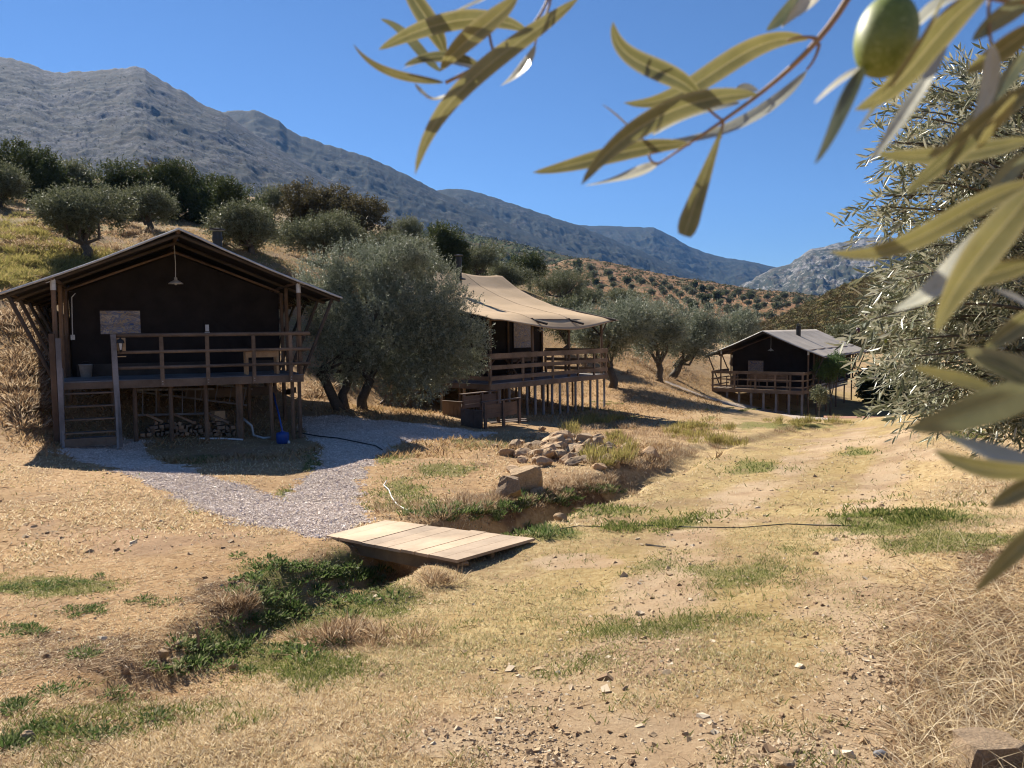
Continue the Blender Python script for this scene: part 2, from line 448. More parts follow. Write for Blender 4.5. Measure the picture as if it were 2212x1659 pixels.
# the sheet: fine rings round the viewpoint, out to the horizon
az = np.concatenate([np.arange(-42, 42.001, .13), np.arange(45, 315, 4.0)]) * PI / 180
na = len(az)
rr = np.concatenate([[0.25], 1.2 * 1.0145 ** np.arange(330)])
rr = np.concatenate([rr, rr[-1] * 1.12 ** np.arange(1, 34)])
AZ, RR = np.meshgrid(az, rr)
gx = (RR * np.sin(AZ)).ravel(); gy = (RR * np.cos(AZ)).ravel()
gz = G(gx, gy)
nr = len(rr)
I = np.arange(nr - 1)[:, None] * na; J = np.arange(na)[None]; J2 = (J + 1) % na
GF = np.stack([(I + J), (I + J2), (I + na + J2), (I + na + J)], -1).reshape(-1, 4)[:, ::-1]
zr, zg, zs, zl, zh = zones(gx, gy, gz)
def mat_ground():
    m, t, b = nt('dry_ground'); v = objvec(t)
    a = N(t, 'Attribute', attribute_name='zone'); a2 = N(t, 'Attribute', attribute_name='zone2')
    sp = N(t, 'SeparateColor'); t.links.new(a.outputs['Color'], sp.inputs[0])
    sp2 = N(t, 'SeparateColor'); t.links.new(a2.outputs['Color'], sp2.inputs[0])
    nbig = noise(t, v, .35, 4); nmid = noise(t, v, 2.2, 6, .65); nfin = noise(t, v, 14, 8, .75); nvf = noise(t, v, 60, 5, .8)
    streak = noise(t, mapping(t, v, (3.5, 9, 3), (0, 0, .5)), 6, 6, .8)
    straw = ramp(t, nfin, [(.28, (.17, .11, .058)), (.42, (.34, .235, .13)), (.56, (.47, .36, .22)), (.7, (.60, .49, .33))])
    straw = mix(t, ramp(t, nmid, [(.38, 0), (.62, .65)]), straw, ramp(t, streak, [(.3, (.24, .15, .07)), (.7, (.50, .37, .2))]))
    soil = ramp(t, nvf, [(.25, (.25, .175, .112)), (.5, (.43, .325, .215)), (.75, (.54, .43, .30))])
    soil = mix(t, ramp(t, nmid, [(.4, 0), (.65, .5)]), soil, (.36, .235, .13))
    litter = ramp(t, nfin, [(.3, (.045, .026, .014)), (.5, (.14, .085, .048)), (.7, (.28, .19, .115))])
    green = ramp(t, nvf, [(.3, (.055, .075, .018)), (.6, (.17, .18, .05)), (.8, (.33, .28, .11))])
    grav = N(t, 'TexVoronoi'); grav.inputs['Scale'].default_value = 48; t.links.new(v, grav.inputs['Vector'])
    gsep = N(t, 'SeparateColor'); t.links.new(grav.outputs['Color'], gsep.inputs[0])
    gcol = ramp(t, gsep.outputs[0], [(0, (.34, .28, .24)), (.5, (.47, .405, .355)), (1, (.60, .53, .48))])
    gcol = mix(t, ramp(t, grav.outputs['Distance'], [(.45, 0), (.8, .6)]), gcol, (.34, .28, .23))
    gcol = mix(t, ramp(t, nmid, [(.45, 0), (.7, .5)]), gcol, (.44, .35, .27))
    hillc = ramp(t, nfin, [(.3, (.10, .06, .03)), (.5, (.22, .14, .07)), (.72, (.35, .245, .13))])
    hillc = mix(t, ramp(t, noise(t, v, .8, 6, .7), [(.46, 0), (.6, .8)]), hillc, (.19, .16, .045))
    f = lambda s, lo=.35, hi=.65: ramp(t, math_(t, 'ADD', s, math_(t, 'MULTIPLY', math_(t, 'SUBTRACT', nfin, .5), .7)), [(lo, 0), (hi, 1)])
    straw = mix(t, sp2.outputs[2], straw, mix(t, 1, straw, (.93, .84, .79), 'MULTIPLY'))
    soil = mix(t, sp2.outputs[2], soil, mix(t, 1, soil, (.90, .80, .75), 'MULTIPLY'))
    a3 = N(t, 'Attribute', attribute_name='zone3')
    straw = mix(t, a3.outputs['Fac'], straw, mix(t, 1, straw, (.88, .90, .76), 'MULTIPLY'))
    c = mix(t, sp2.outputs[1], straw, hillc)
    c = mix(t, f(sp.outputs[2]), c, soil)
    c = mix(t, f(sp2.outputs[0]), c, litter)
    c = mix(t, math_(t, 'MULTIPLY', f(sp.outputs[1]), .75), c, green)
    c = mix(t, f(sp.outputs[0], .42, .55), c, gcol)
    c = mix(t, math_(t, 'MULTIPLY', ramp(t, noise(t, v, 1.1, 7, .7), [(.50, 0), (.60, .55)]), math_(t, 'SUBTRACT', 1, sp.outputs[0])), c, ramp(t, nvf, [(.3, (.16, .10, .06)), (.7, (.36, .26, .17))]))
    c = mix(t, 1, c, ramp(t, nbig, [(.3, (.80, .77, .73)), (.7, (1.12, 1.1, 1.06))]), 'MULTIPLY')
    t.links.new(c, b.inputs['Base Color']); b.inputs['Roughness'].default_value = .95; b.inputs['Specular IOR Level'].default_value = .1
    h = math_(t, 'ADD', math_(t, 'MULTIPLY', nfin, .6), math_(t, 'ADD', math_(t, 'MULTIPLY', nvf, .3), math_(t, 'MULTIPLY', math_(t, 'MULTIPLY', math_(t, 'SUBTRACT', .5, grav.outputs['Distance']), sp.outputs[0]), .3)))
    bump(t, b, h, .8, .035); return m
GM = mat_ground()
ground = mesh_np('ground', np.stack([gx, gy, gz], 1), [GF], GM, True)
def vcol(o, name, r, g, b_):
    at = o.data.color_attributes.new(name, 'FLOAT_COLOR', 'POINT')
    at.data.foreach_set('color', np.stack([r, g, b_, np.ones(len(r))], 1).astype(np.float32).ravel())
tr_, tk_ = tints(gx, gy, gz)
vcol(ground, 'zone', zr, zg, zs); vcol(ground, 'zone2', zl, zh, tr_); vcol(ground, 'zone3', tk_, tk_, tk_)
tag(ground, kind='structure')

# ------------------------------------------------------------------ far hills and mountains
def resample(pts, xs):
    pts = np.array(pts, float); return np.interp(xs, pts[:, 0], pts[:, 1])
class Loft:
    """hillside seen from the camp: crest line, foot line and a rough slope between"""
    def __init__(s, name, pts, Dr, Df, zf, mat, amp=.02, prof=1.0, nx=420, nt=110, rs=1.0, seed=0, back=.5, jag=1.2, sc=1.0, aniso=1.0, label=None):
        x0, x1 = pts[0][0], pts[-1][0]
        xs = np.linspace(x0, x1, nx); ys = resample(pts, xs)
        s.x0, s.x1, s.Dr, s.Df, s.prof = x0, x1, Dr, Df, prof
        DrV = Dr if np.ndim(Dr) == 0 else resample(Dr, xs); DfV = Df if np.ndim(Df) == 0 else resample(Df, xs)
        DrV = np.broadcast_to(DrV, xs.shape); DfV = np.broadcast_to(DfV, xs.shape)
        R = P(xs, ys, DrV)
        k = DfV / DrV
        Fp = np.stack([R[:, 0] * k, R[:, 1] * k, np.full(nx, float(zf)) if np.ndim(zf) == 0 else resample(zf, xs)], 1)
        nb = 14
        tt = np.concatenate([-np.linspace(1, 0, nb, endpoint=False), np.linspace(0, 1, nt) ** rs])
        V = np.zeros((len(tt), nx, 3))
        for i, t in enumerate(tt):
            if t < 0:
                q = R + (R - Fp) * np.array([1, 1, 0]) * (-t) * back; q[:, 2] = R[:, 2] - (R[:, 2] - Fp[:, 2]) * (-t) ** 1.2
            else:
                q = R + (Fp - R) * t; q[:, 2] = Fp[:, 2] + (R[:, 2] - Fp[:, 2]) * (1 - t) ** prof
            V[i] = q
        D = np.mean(DrV); L = D * .05 * sc
        V[..., 2] += ((fbm(xs / 13, xs * 0, 5, seed + 2) - .5) * jag * 6 / FPX * DrV)[None] * np.exp(-np.abs(tt) * 25)[:, None]
        X, Y = V[..., 0].ravel(), V[..., 1].ravel()
        a = np.arctan2(X, Y); r = np.hypot(X, Y)
        w = np.clip(np.abs(tt) * 6, 0, 1)[:, None] * np.clip((1.02 - tt) * 8, 0, 1)[:, None]
        wx = fbm(X / L, Y / L, 3, seed + 5) * 1.6; n = 1.0 * (fbm(a * D / L * 1.1 / aniso + r / L * .35 + wx, r / (L * 1.6 * aniso) + wx, 7, seed, True) - .6) + .5 * (fbm(X / L * 4, Y / L * 4, 5, seed + 9, True) - .55)
        V[..., 2] += n.reshape(V.shape[:2]) * w * amp * D
        s.V = V; s.tt = tt; s.xs = xs; s.nb = nb
        m_, n_ = V.shape[:2]; I = np.arange(m_ - 1)[:, None] * n_; J = np.arange(n_ - 1)[None]
        F = np.stack([I + J, I + n_ + J, I + n_ + J + 1, I + J + 1], -1).reshape(-1, 4)
        s.o = mesh_np(name, V.reshape(-1, 3), [F], mat, True); tag(s.o, label, kind='structure')
    def at(s, px, t):
        i = np.interp(t, s.tt, np.arange(len(s.tt))); j = np.interp(px, s.xs, np.arange(len(s.xs)))
        i0 = np.floor(i).astype(int).clip(0, s.V.shape[0] - 2); j0 = np.floor(j).astype(int).clip(0, s.V.shape[1] - 2)
        fi = (i - i0)[..., None]; fj = (j - j0)[..., None]
        V = s.V
        return (V[i0, j0] * (1 - fi) + V[i0 + 1, j0] * fi) * (1 - fj) + (V[i0, j0 + 1] * (1 - fi) + V[i0 + 1, j0 + 1] * fi) * fj

def mat_mount(name, rock1, rock2, scrub, brown, scale, bias=.5, rockfine=1.0):
    m, t, b = nt(name); v = objvec(t)
    st = mapping(t, v, (1.15, .9, 1.1), (.3, .5, .9))
    big = noise(t, v, scale * 1.0, 5, .6); mid = noise(t, st, scale * 6, 7, .75); fin = noise(t, st, scale * 15 * rockfine, 7, .85); spot = noise(t, st, scale * 32, 5, .8)
    rock = ramp(t, fin, [(.40, rock1), (.60, rock2)])
    bz = math_(t, 'ADD', math_(t, 'MULTIPLY', big, .8), math_(t, 'MULTIPLY', mid, 1.2))
    f = ramp(t, math_(t, 'ADD', math_(t, 'MULTIPLY', bz, .5), math_(t, 'MULTIPLY', spot, .28)), [(bias + .10, 0), (bias + .145, 1)])
    c = mix(t, f, rock, ramp(t, spot, [(.35, scrub), (.65, [q * 1.9 for q in scrub])]))
    f2 = ramp(t, noise(t, v, scale * 3.3, 5, .7), [(.50 if name != 'orange_brown_hill' else .42, 0), (.60 if name != 'orange_brown_hill' else .52, .7 if name != 'orange_brown_hill' else .9)])
    c = mix(t, f2, c, ramp(t, spot, [(.4, brown), (.6, [q * .45 for q in brown])]))
    t.links.new(c, b.inputs['Base Color']); b.inputs['Roughness'].default_value = .95; b.inputs['Specular IOR Level'].default_value = .05
    bump(t, b, math_(t, 'ADD', fin, mid), 1.0, .6 / scale * .02); return m
MT_A = mat_mount('limestone_mountain', (.032, .036, .045), (.145, .142, .148), (.020, .024, .022), (.075, .062, .048), .009, .50)
MT_B = mat_mount('scrubby_mountain', (.035, .040, .045), (.13, .125, .12), (.018, .023, .018), (.055, .047, .035), .010, .44)
MT_C = mat_mount('far_mountain', (.04, .042, .045), (.12, .11, .10), (.02, .025, .018), (.06, .05, .035), .007, .42)
MT_R = mat_mount('pale_crag_mountain', (.10, .10, .10), (.34, .32, .30), (.03, .035, .024), (.12, .095, .06), .009, .50)
A5 = Loft('mountain', [(1560, 640), (1620, 606), (1671, 578), (1709, 568), (1727, 555), (1748, 541), (1782, 532), (1817, 522), (1852, 515), (1887, 511), (1990, 520), (2150, 500), (2400, 540), (2700, 600)], 3000, 1500, -10, MT_R, .02, 1.25, seed=5, sc=1.0, nx=500)
A4 = Loft('mountain', [(1050, 470), (1180, 480), (1262, 487), (1340, 489), (1412, 492), (1428, 499), (1459, 514), (1487, 531), (1525, 546), (1567, 557), (1609, 562), (1671, 576), (1740, 600), (1850, 640)], 4300, 2300, 0, MT_C, .012, 1.15, seed=11, jag=.5)
A3 = Loft('mountain', [(760, 380), (900, 400), (943, 411), (970, 407), (1003, 408), (1048, 420), (1104, 439), (1159, 457), (1197, 470), (1249, 487), (1330, 520), (1420, 558), (1520, 600), (1640, 640)], 3000, 1500, 0, MT_B, .012, 1.1, seed=23, jag=.7)
A2 = Loft('mountain', [(300, 230), (430, 240), (500, 241), (548, 237), (567, 244), (603, 260), (619, 276), (651, 294), (694, 308), (754, 326), (794, 338), (833, 357), (878, 376), (945, 412), (1030, 452), (1130, 500), (1240, 545), (1350, 585), (1500, 630), (1560, 650)], 2300, 1000, 5, MT_B, .010, 1.2, seed=37, nx=520)
A1 = Loft('mountain', [(-700, 40), (-450, 30), (-200, 80), (0, 123), (48, 131), (107, 155), (140, 156), (198, 152), (286, 144), (313, 149), (337, 165), (373, 187), (405, 203), (436, 223), (488, 247), (560, 296), (640, 345), (730, 400), (830, 455), (930, 510), (1030, 560), (1120, 600), (1200, 640)], 1700, 500, 8, MT_A, .009, 1.25, seed=43, nx=700, nt=170, sc=1.1)
MT_F = mat_mount('green_foothill', (.10, .085, .06), (.24, .18, .12), (.04, .05, .018), (.20, .125, .065), .012, .36)
B1 = Loft('hill', [(560, 520), (700, 500), (820, 497), (900, 500), (1000, 502), (1100, 522), (1200, 546), (1300, 572), (1430, 602), (1560, 632), (1700, 660)], 900, 420, 4, MT_F, .02, 1.1, seed=51, jag=1)
MT_O = mat_mount('orange_brown_hill', (.20, .12, .068), (.40, .25, .15), (.055, .055, .026), (.34, .19, .10), .03, .50)
B2 = Loft('hill', [(1060, 640), (1130, 600), (1180, 574), (1230, 560), (1265, 558), (1320, 568), (1380, 582), (1450, 596), (1540, 610), (1620, 624), (1700, 630), (1780, 640), (1900, 650)], 520, 170, [(1060, -6), (1900, -9)], MT_O, .006, 1.0, seed=61, jag=.8, sc=.8)
MT_S = mat_mount('scrub_hill', (.13, .085, .045), (.27, .19, .11), (.07, .06, .025), (.15, .10, .045), .06, .36)
C1 = Loft('hill', [(1560, 742), (1640, 700), (1680, 685), (1724, 664), (1758, 650), (1790, 629), (1817, 617), (1852, 604), (1873, 596), (1904, 583), (1980, 552), (2080, 518), (2212, 480), (2400, 430), (2700, 380)], 150, 66, [(1560, -6), (1800, -6.5), (2200, -4), (2700, 0)], MT_S, .010, .95, seed=71, jag=1.6, nx=360, aniso=2.5, sc=1.6)
for o_, l_ in ((A1.o, 0),): pass
# ------------------------------------------------------------------ lodge tents
def u_at(o, rz, px, v=0.0):
    """distance along a front line whose column in the photograph is px"""
    c, s = math.cos(rz), math.sin(rz); lo, hi = -6, 16
    for _ in range(40):
        m = (lo + hi) / 2
        q = np.array([o[0] + m * c - v * s, o[1] + m * s + v * c, o[2]])
        if proj(q)[0] < px: lo = m
        else: hi = m
    return lo
def gl(o, rz, u, v):
    c, s = math.cos(rz), math.sin(rz)
    return G(o[0] + u * c - v * s, o[1] + u * s + v * c) - o[2]
def pole(m, a, b, r, r2=None, seg=8):
    a = np.array(a, float); b = np.array(b, float); k = rng.normal(0, .006, 3)
    m.tube([a, a * .6 + b * .4 + k, b], [r, r * .97, r2 or r], seg); return m
def part(name, mat, root, fn, smooth=False):
    m = MB(); fn(m); return m.build(name, mat, root, smooth)
def roof(root, W, R, H, e, L, o=.18, sag=.06, mat=None, th=.03, ax=0.0, nv=60, drop=.0):
    """two canvas slopes with slight sag between the frames, folded over the ridge"""
    sl = (R - H) / (W / 2); us = np.concatenate([np.linspace(-e, W / 2 + ax, 16), np.linspace(W / 2 + ax, W + e, 16)[1:]])
    vs = np.linspace(-o, L, nv)
    U, Vv = np.meshgrid(us, vs)
    d = np.abs(U - (W / 2 + ax)); full = np.where(U < W / 2 + ax, W / 2 + e + ax, W / 2 + e - ax)
    Wt = R - (R - (H - sl * e)) * d / full
    wave = np.abs(np.sin(PI * (Vv + o) / ((L + o) / 6)))
    Wt = Wt - sag * (1 - wave * 0) * np.sin(PI * np.clip(d / full, 0, 1)) * .8 - .03 * wave * np.clip(d * 2, 0, 1) - drop * np.clip((d / full - .9) / .1, 0, 1)
    Wt += (fbm(U * 2, Vv * 2, 3, 8) - .5) * .02
    top = np.stack([U, Vv, Wt + .06], -1).reshape(-1, 3); bot = top - [0, 0, th]
    n = len(us); m_ = nv; I = np.arange(m_ - 1)[:, None] * n; J = np.arange(n - 1)[None]
    Q = np.stack([I + J, I + J + 1, I + n + J + 1, I + n + J], -1).reshape(-1, 4)
    K = len(top); ed = []
    for i in range(n - 1): ed += [[i, K + i, K + i + 1, i + 1], [(m_ - 1) * n + i + 1, K + (m_ - 1) * n + i + 1, K + (m_ - 1) * n + i, (m_ - 1) * n + i]]
    for i in range(m_ - 1): ed += [[i * n, (i + 1) * n, K + (i + 1) * n, K + i * n], [(i + 1) * n - 1, K + (i + 1) * n - 1, K + (i + 2) * n - 1, (i + 2) * n - 1]]
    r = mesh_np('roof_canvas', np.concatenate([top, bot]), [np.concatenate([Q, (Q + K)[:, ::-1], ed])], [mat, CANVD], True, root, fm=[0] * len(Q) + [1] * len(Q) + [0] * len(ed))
    # rolled hem along the front edge
    hem = [top[i] - [0, .01, .035] for i in range(n)]
    part('hem', METW, r, lambda m: m.tube(hem, .026, 6), True)
    return r, sl
def wall_gable(root, W, P_, Ht, Rt, u0, u1, apex, thick=.03):
    m = MB(); nu, nw = 60, 24; us = np.linspace(u0, u1, nu); U, T_ = np.meshgrid(us, np.linspace(0, 1, nw))
    W_ = T_ * np.interp(U, [u0, apex, u1], [Ht, Rt, Ht])
    f = .03 * (fbm(U * 2.3, W_ * .5, 3, 4) - .5) + .022 * (fbm(U * 7, W_ * 1.3, 3, 6) - .5) + .012 * np.exp(-((((U - u0) / 1.22) % 1 - .5) * 24) ** 2) * -1
    V = np.stack([U, P_ + f, W_], -1).reshape(-1, 3); I = np.arange(nw - 1)[:, None] * nu; J = np.arange(nu - 1)[None]
    Q = np.stack([I + J, I + J + 1, I + nu + J + 1, I + nu + J], -1).reshape(-1, 4); K = len(V)
    m.add(np.concatenate([V, V + [0, thick, 0]]), [Q, (Q + K)[:, ::-1]])
    return m
def chimney(root, c, h, r=.085, cap=.15):
    ch = part('chimney', METB, root, lambda m: m.lathe([(0, 0), (r, 0), (r, h), (r * .9, h), (r * .9, h - .04), (0, h - .04)], c, 14))
    part('flange', METB, ch, lambda m: m.lathe([(0, .0), (r * 2.4, -.02), (r * 2.4, .02), (r * 1.1, .06), (r * 1.05, .12)], (c[0], c[1], c[2] + .15), 14))
    part('cap', METB, ch, lambda m: m.lathe([(0, 0), (cap, 0), (cap * 1.0, .03), (0, .06)], (c[0], c[1], c[2] + h + .05), 14))
    part('collar', METB, ch, lambda m: m.lathe([(r * 1.1, 0), (r * 1.15, .05), (r * 1.1, .1)], (c[0], c[1], c[2] + h * .8), 14))
def pendant(loc, cord, label):
    t = empty('pendant_lamp', loc, 0, label, 'lamp', 'enamel lamps hanging on the porches')
    part('cord', PLW, t, lambda m: m.tube([(0, 0, .1), (.01, 0, .1 + cord * .5), (0, 0, .1 + cord)], .009, 5))
    sh = part('lamp_shade', METW, t, lambda m: m.lathe([(.035, .16), (.04, .10), (.09, .07), (.17, .02), (.175, 0), (.16, .015), (.08, .055), (.02, .08)], (0, 0, 0), 18), True)
    part('bulb', PLW, t, lambda m: m.lathe([(0, -.03), (.03, -.015), (.035, .01), (.02, .06)], (0, 0, 0), 10), True)
    return t
def window(root, u0, u1, w0, w1, P_, frame=.05, axis='v'):
    f = part('window', CANVD, root, lambda m: [m.box(((u0 + u1) / 2, P_ - .035, w), (u1 - u0 + 2 * frame, .03, frame)) for w in (w0 - frame / 2, w1 + frame / 2)] + [m.box((u, P_ - .035, (w0 + w1) / 2), (frame, .03, w1 - w0)) for u in (u0 - frame / 2, u1 + frame / 2)])
    us = np.linspace(u0, u1, 24); ws = np.linspace(w0, w1, 18); U, W_ = np.meshgrid(us, ws)
    V = np.stack([U, P_ - .028 + .03 * fbm(U * 5, W_ * 7, 4, 3) * -1, W_], -1).reshape(-1, 3)
    I = np.arange(17)[:, None] * 24; J = np.arange(23)[None]
    mesh_np('film', V, [np.stack([I + J, I + J + 1, I + 25 + J, I + 24 + J], -1).reshape(-1, 4)], FILM, True, f)
    return f

def tent(root, o, rz, W, PD, H, R, e, L, frames, deck_v0, roofmat, ax=0):
    """frame, roof and walls shared by the first and the third tent"""
    r, sl = roof(root, W, R, H, e, L, mat=roofmat, ax=ax)
    E = H - sl * e
    # walls
    g = wall_gable(root, W, PD, H - .22, R - .35, .16, W - .16, W / 2 + ax).build('wall_canvas', CANVD, root, True)
    for u in (.16, W - .16): part('wall_canvas', CANVD, root, lambda m: m.box((u, (PD + L) / 2 - .1, (H - .25) / 2), (.03, L - PD - .25, H - .25)))
    part('wall_canvas', CANVD, root, lambda m: m.box((W / 2, L - .25, (H - .2) / 2), (W - .3, .03, H - .2)))
    for v in frames:
        for s in (0, 1):
            u = W * s; d = -1 if s == 0 else 1
            pr = part('post', WOOD, root, lambda m: pole(m, (u, v, 0), (u, v, H - .08), .05))
            if v == frames[0]: part('bracket', METW, pr, lambda m: (m.lathe([(.058, 0), (.058, .25), (0, .25)], (u, v, H - .28), 10), m.beam((u, v, H - .05), (u + d * .14, v, H - .11), .07, .06)))
            part('rafter', WOODD, root, lambda m: pole(m, (W / 2 + ax, v, R - .09), (u + d * e * .98, v, E - .03), .042))
            part('brace', WOODD, root, lambda m: pole(m, (u + d * .05, v + .06, -.02), (u + d * e * .82, v + .06, E + .04), .042))
    for s in (0, 1):
        u = W * s; d = -1 if s == 0 else 1
        part('eave_pole', WOOD, root, lambda m: pole(m, (u + d * e * .86, -.12, E + .02 + sl * .14), (u + d * e * .86, L, E + .02 + sl * .14), .035))
        part('purlin', WOOD, root, lambda m: pole(m, (u, -.1, H - .02), (u, L, H - .02), .045))
    part('ridge_pole', WOOD, root, lambda m: pole(m, (W / 2 + ax, -.1, R - .03), (W / 2 + ax, L, R - .03), .05))
    # inner trim poles above the gable wall
    for s in (0, 1):
        u = W * s; part('trim_pole', WOOD, root, lambda m: pole(m, (W / 2 + ax, PD - .05, R - .30), (u + (.12 if s == 0 else -.12), PD - .05, H - .17), .03))
        part('post', WOOD, root, lambda m: pole(m, (u + (.08 if s == 0 else -.08), PD - .04, 0), (u + (.08 if s == 0 else -.08), PD - .04, H - .2), .045))
    return sl, E

def deck(root, u0, u1, v0, v1, board=.14, along='u', mat=None, name='deck'):
    m = MB(); n = int((v1 - v0) / board)
    for k in range(n):
        y = v0 + (k + .5) * (v1 - v0) / n
        m.box(((u0 + u1) / 2, y, -.016 + rng.normal(0, .0015)), (u1 - u0, (v1 - v0) / n - .008, .03))
    return m.build(name, mat or WOODG, root)

# ---- first tent, raised on posts, left
O1 = np.array([-9.894, 17.114, -1.05]); Z1 = .444
T1 = empty('safari_tent', O1, Z1, 'large dark canvas tent on tall stilts beside the gravel fork, nearest of three', 'tent')
W1, PD1, H1, R1, E1 = 5.2, 2.09, 2.27, 3.37, 1.03
L1 = 8.6
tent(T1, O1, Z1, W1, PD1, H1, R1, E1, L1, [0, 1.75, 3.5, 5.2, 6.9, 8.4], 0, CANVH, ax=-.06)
gz1 = lambda u, v: gl(O1, Z1, u, v)
deck(T1, -.05, W1 + .06, -.06, PD1 + .05)
part('deck', WOODD, T1, lambda m: m.box((W1 / 2, (PD1 + L1) / 2, -.03), (W1 - .1, L1 - PD1 - .1, .05)))
part('fascia', WOODR, T1, lambda m: m.box((W1 / 2 + .6, -.085, -.10), (W1 - 1.1, .04, .17)))
part('fascia', WOODR, T1, lambda m: m.box((.55, -.082, -.10), (1.15, .035, .14)))
for k in range(4): part('joist', WOODD, T1, lambda m: m.box((.5 + k * 1.4, PD1 / 2, -.11), (.05, PD1, .13)))
uR = [u_at(O1, Z1, x) for x in (248, 351, 449, 548, 627)]
for h, r_, x0 in ((1.0, .045, 0), (.62, .038, 0), (.27, .038, 0)):
    part('rail', WOODR, T1, lambda m: m.tube([(uR[0], -.13, h + rng.normal(0, .004)), (2.6, -.135, h + rng.normal(0, .006)), (W1 + .22, -.13, h)], r_, 8), True)
for i, u in enumerate(uR):
    lo = -.17 if i else gz1(u, -.1) - .1
    q = part('rail_post', WOODR, T1, lambda m: m.box((u, -.125 if i == 0 else -.128, (1.0 + lo) / 2), (.085, .06, 1.0 - lo)))
    if i: part('bolt', METW, q, lambda m: [m.lathe([(0, 0), (.014, 0), (.014, .012), (0, .014)], (u, -.165, w), 8) for w in (-.06, -.12)])
for h in (1.0, .62, .27): part('rail', WOODR, T1, lambda m: m.tube([(W1 + .1, -.1, h - .03), (W1 + .1, 1.0, h - .03), (W1 + .1, PD1, h - .03)], .036, 8), True)
part('rail_post', WOODR, T1, lambda m: m.box((W1 + .1, .9, .4), (.05, .08, 1.1)))
part('rail_post', WOODR, T1, lambda m: m.box((W1 + .1, PD1, .4), (.05, .08, 1.1)))
# entrance posts and stairs
for u, d in ((-.03, .1), (.06, 0)):
    pass
part('rail_post', WOOD, T1, lambda m: m.box((-.06, -.16, (1.0 + gz1(-.06, -.2)) / 2), (.11, .10, 1.0 - gz1(-.06, -.2) + .1)))
part('rail_post', WOOD, T1, lambda m: m.box((.04, PD1 - .15, .5), (.09, .09, 1.0)))
sb = gz1(.6, -.75)
st = part('stairs', WOODG, T1, lambda m: [m.beam((u, -.10, .28), (u, -.62, sb - .03), .045, .17) for u in (.10, 1.13)])
for k in range(4):
    w = -.12 - (k + .3) * (-.12 - sb) / 4.8 - .05; v = -.16 - k * .11
    part('tread', WOODR, st, lambda m: m.box((.615, v, w), (1.0, .22, .032)))
part('riser', WOODR, st, lambda m: m.box((.615, -.62, sb + .17), (1.0, .035, .17)))
part('handrail', WOODG, T1, lambda m: m.beam((1.12, -.16, 1.02), (1.17, -.5, sb), .04, .11, (1, 0, 0)))
part('handrail', WOODG, T1, lambda m: m.beam((.06, -.24, .95), (.09, -.62, sb), .04, .1, (1, 0, 0)))
# stilts: front row and rows under the floor
for px in (290, 367, 443, 511, 518, 583, 630, 645):
    u = u_at(O1, Z1, px, .15); part('stilt', WOOD, T1, lambda m: pole(m, (u + rng.normal(0, .01), .12, gz1(u, .12) - .1), (u, .1, -.03), .05, .045))
for v in (1.9, 3.4, 5.0, 6.8, 8.3):
    for u in (.1, 1.0, 2.0, 3.1, 4.2, 5.1):
        part('stilt', WOOD, T1, lambda m: pole(m, (u, v, gz1(u, v) - .1), (u, v, -.03), .05, .045))
for v in (2.6, 4.2, 6.0): part('stilt', WOOD, T1, lambda m: pole(m, (W1, v, gz1(W1, v) - .1), (W1, v, -.03), .045))
part('cross_board', WOODR, T1, lambda m: m.box((3.9, 3.3, -.62), (2.4, .04, .24)))
part('cross_board', WOODD, T1, lambda m: m.beam((W1 + .02, .9, -.45), (W1 + .02, 2.4, -.62), .04, .14))
uW = [u_at(O1, Z1, x, PD1) for x in (222, 308)]
window(T1, uW[0], uW[1], 1.03, 1.60, PD1)
# tent door: overlapping flap drawn aside, dark gap behind
uD = u_at(O1, Z1, 445, PD1)
part('door_flap', CANVD, T1, lambda m: m.add([(uD, PD1 - .03, 1.55), (uD + .03, PD1 - .05, 0), (uD + 1.0, PD1 - .09, 0), (uD + .9, PD1 - .04, .9), (uD + .3, PD1 - .07, 1.3),
      (uD, PD1 - .02, 1.55), (uD + .03, PD1 - .03, 0), (uD + 1.0, PD1 - .05, 0), (uD + .9, PD1 - .02, .9), (uD + .3, PD1 - .04, 1.3)], [[[4, 3, 2, 1, 0], [5, 6, 7, 8, 9]], [[i, 5 + i, 5 + (i + 1) % 5, (i + 1) % 5] for i in range(5)]]))
part('wall_light', PLW, T1, lambda m: (m.box((uD + .06, PD1 - .09, 1.16), (.085, .06, .17)), m.box((uD + .06, PD1 - .08, 1.04), (.12, .05, .04))))
part('skirting', WOODD, T1, lambda m: m.box((W1 / 2, PD1 - .04, .15), (W1 - .5, .02, .3)))
part('cable', METW, T1, lambda m: m.tube([(.3, PD1 - .1, H1 - .25), (.22, PD1 - .11, H1 - .35), (.2, PD1 - .1, 1.2), (.2, PD1 - .1, 1.0)], .012, 5))
part('socket_box', METW, T1, lambda m: m.box((.2, PD1 - .1, .96), (.09, .06, .12)))
lu = u_at(O1, Z1, 264, -.17)
bd = part('lantern_board', WOODP, T1, lambda m: m.box((lu, -.16, .80), (.20, .025, .29)))
part('bracket_shelf', WOODP, T1, lambda m: m.box((lu - .01, -.16, .53), (.22, .04, .02)))
ln = part('lantern', METB, bd, lambda m: (m.lathe([(0, .30), (.015, .29), (.02, .26), (.06, .24), (.075, .20), (.08, .17), (.05, .17)], (lu, -.25, .66), 8), [m.tube([(lu + .06 * math.cos(a), -.25 + .06 * math.sin(a), .83), (lu + .03 * math.cos(a), -.25 + .03 * math.sin(a), .68)], .006, 4) for a in (.8, 2.4, 3.9, 5.5)], m.lathe([(0, -.04), (.012, -.03), (.03, 0), (.035, .015), (0, .02)], (lu, -.25, .665), 8), m.tube([(lu, -.25, .66), (lu, -.2, .62), (lu, -.17, .66)], .008, 5)))
part('lantern_glass', PLW, bd, lambda m: m.lathe([(0, .0), (.026, 0), (.048, .145), (0, .15)], (lu, -.25, .68), 8))
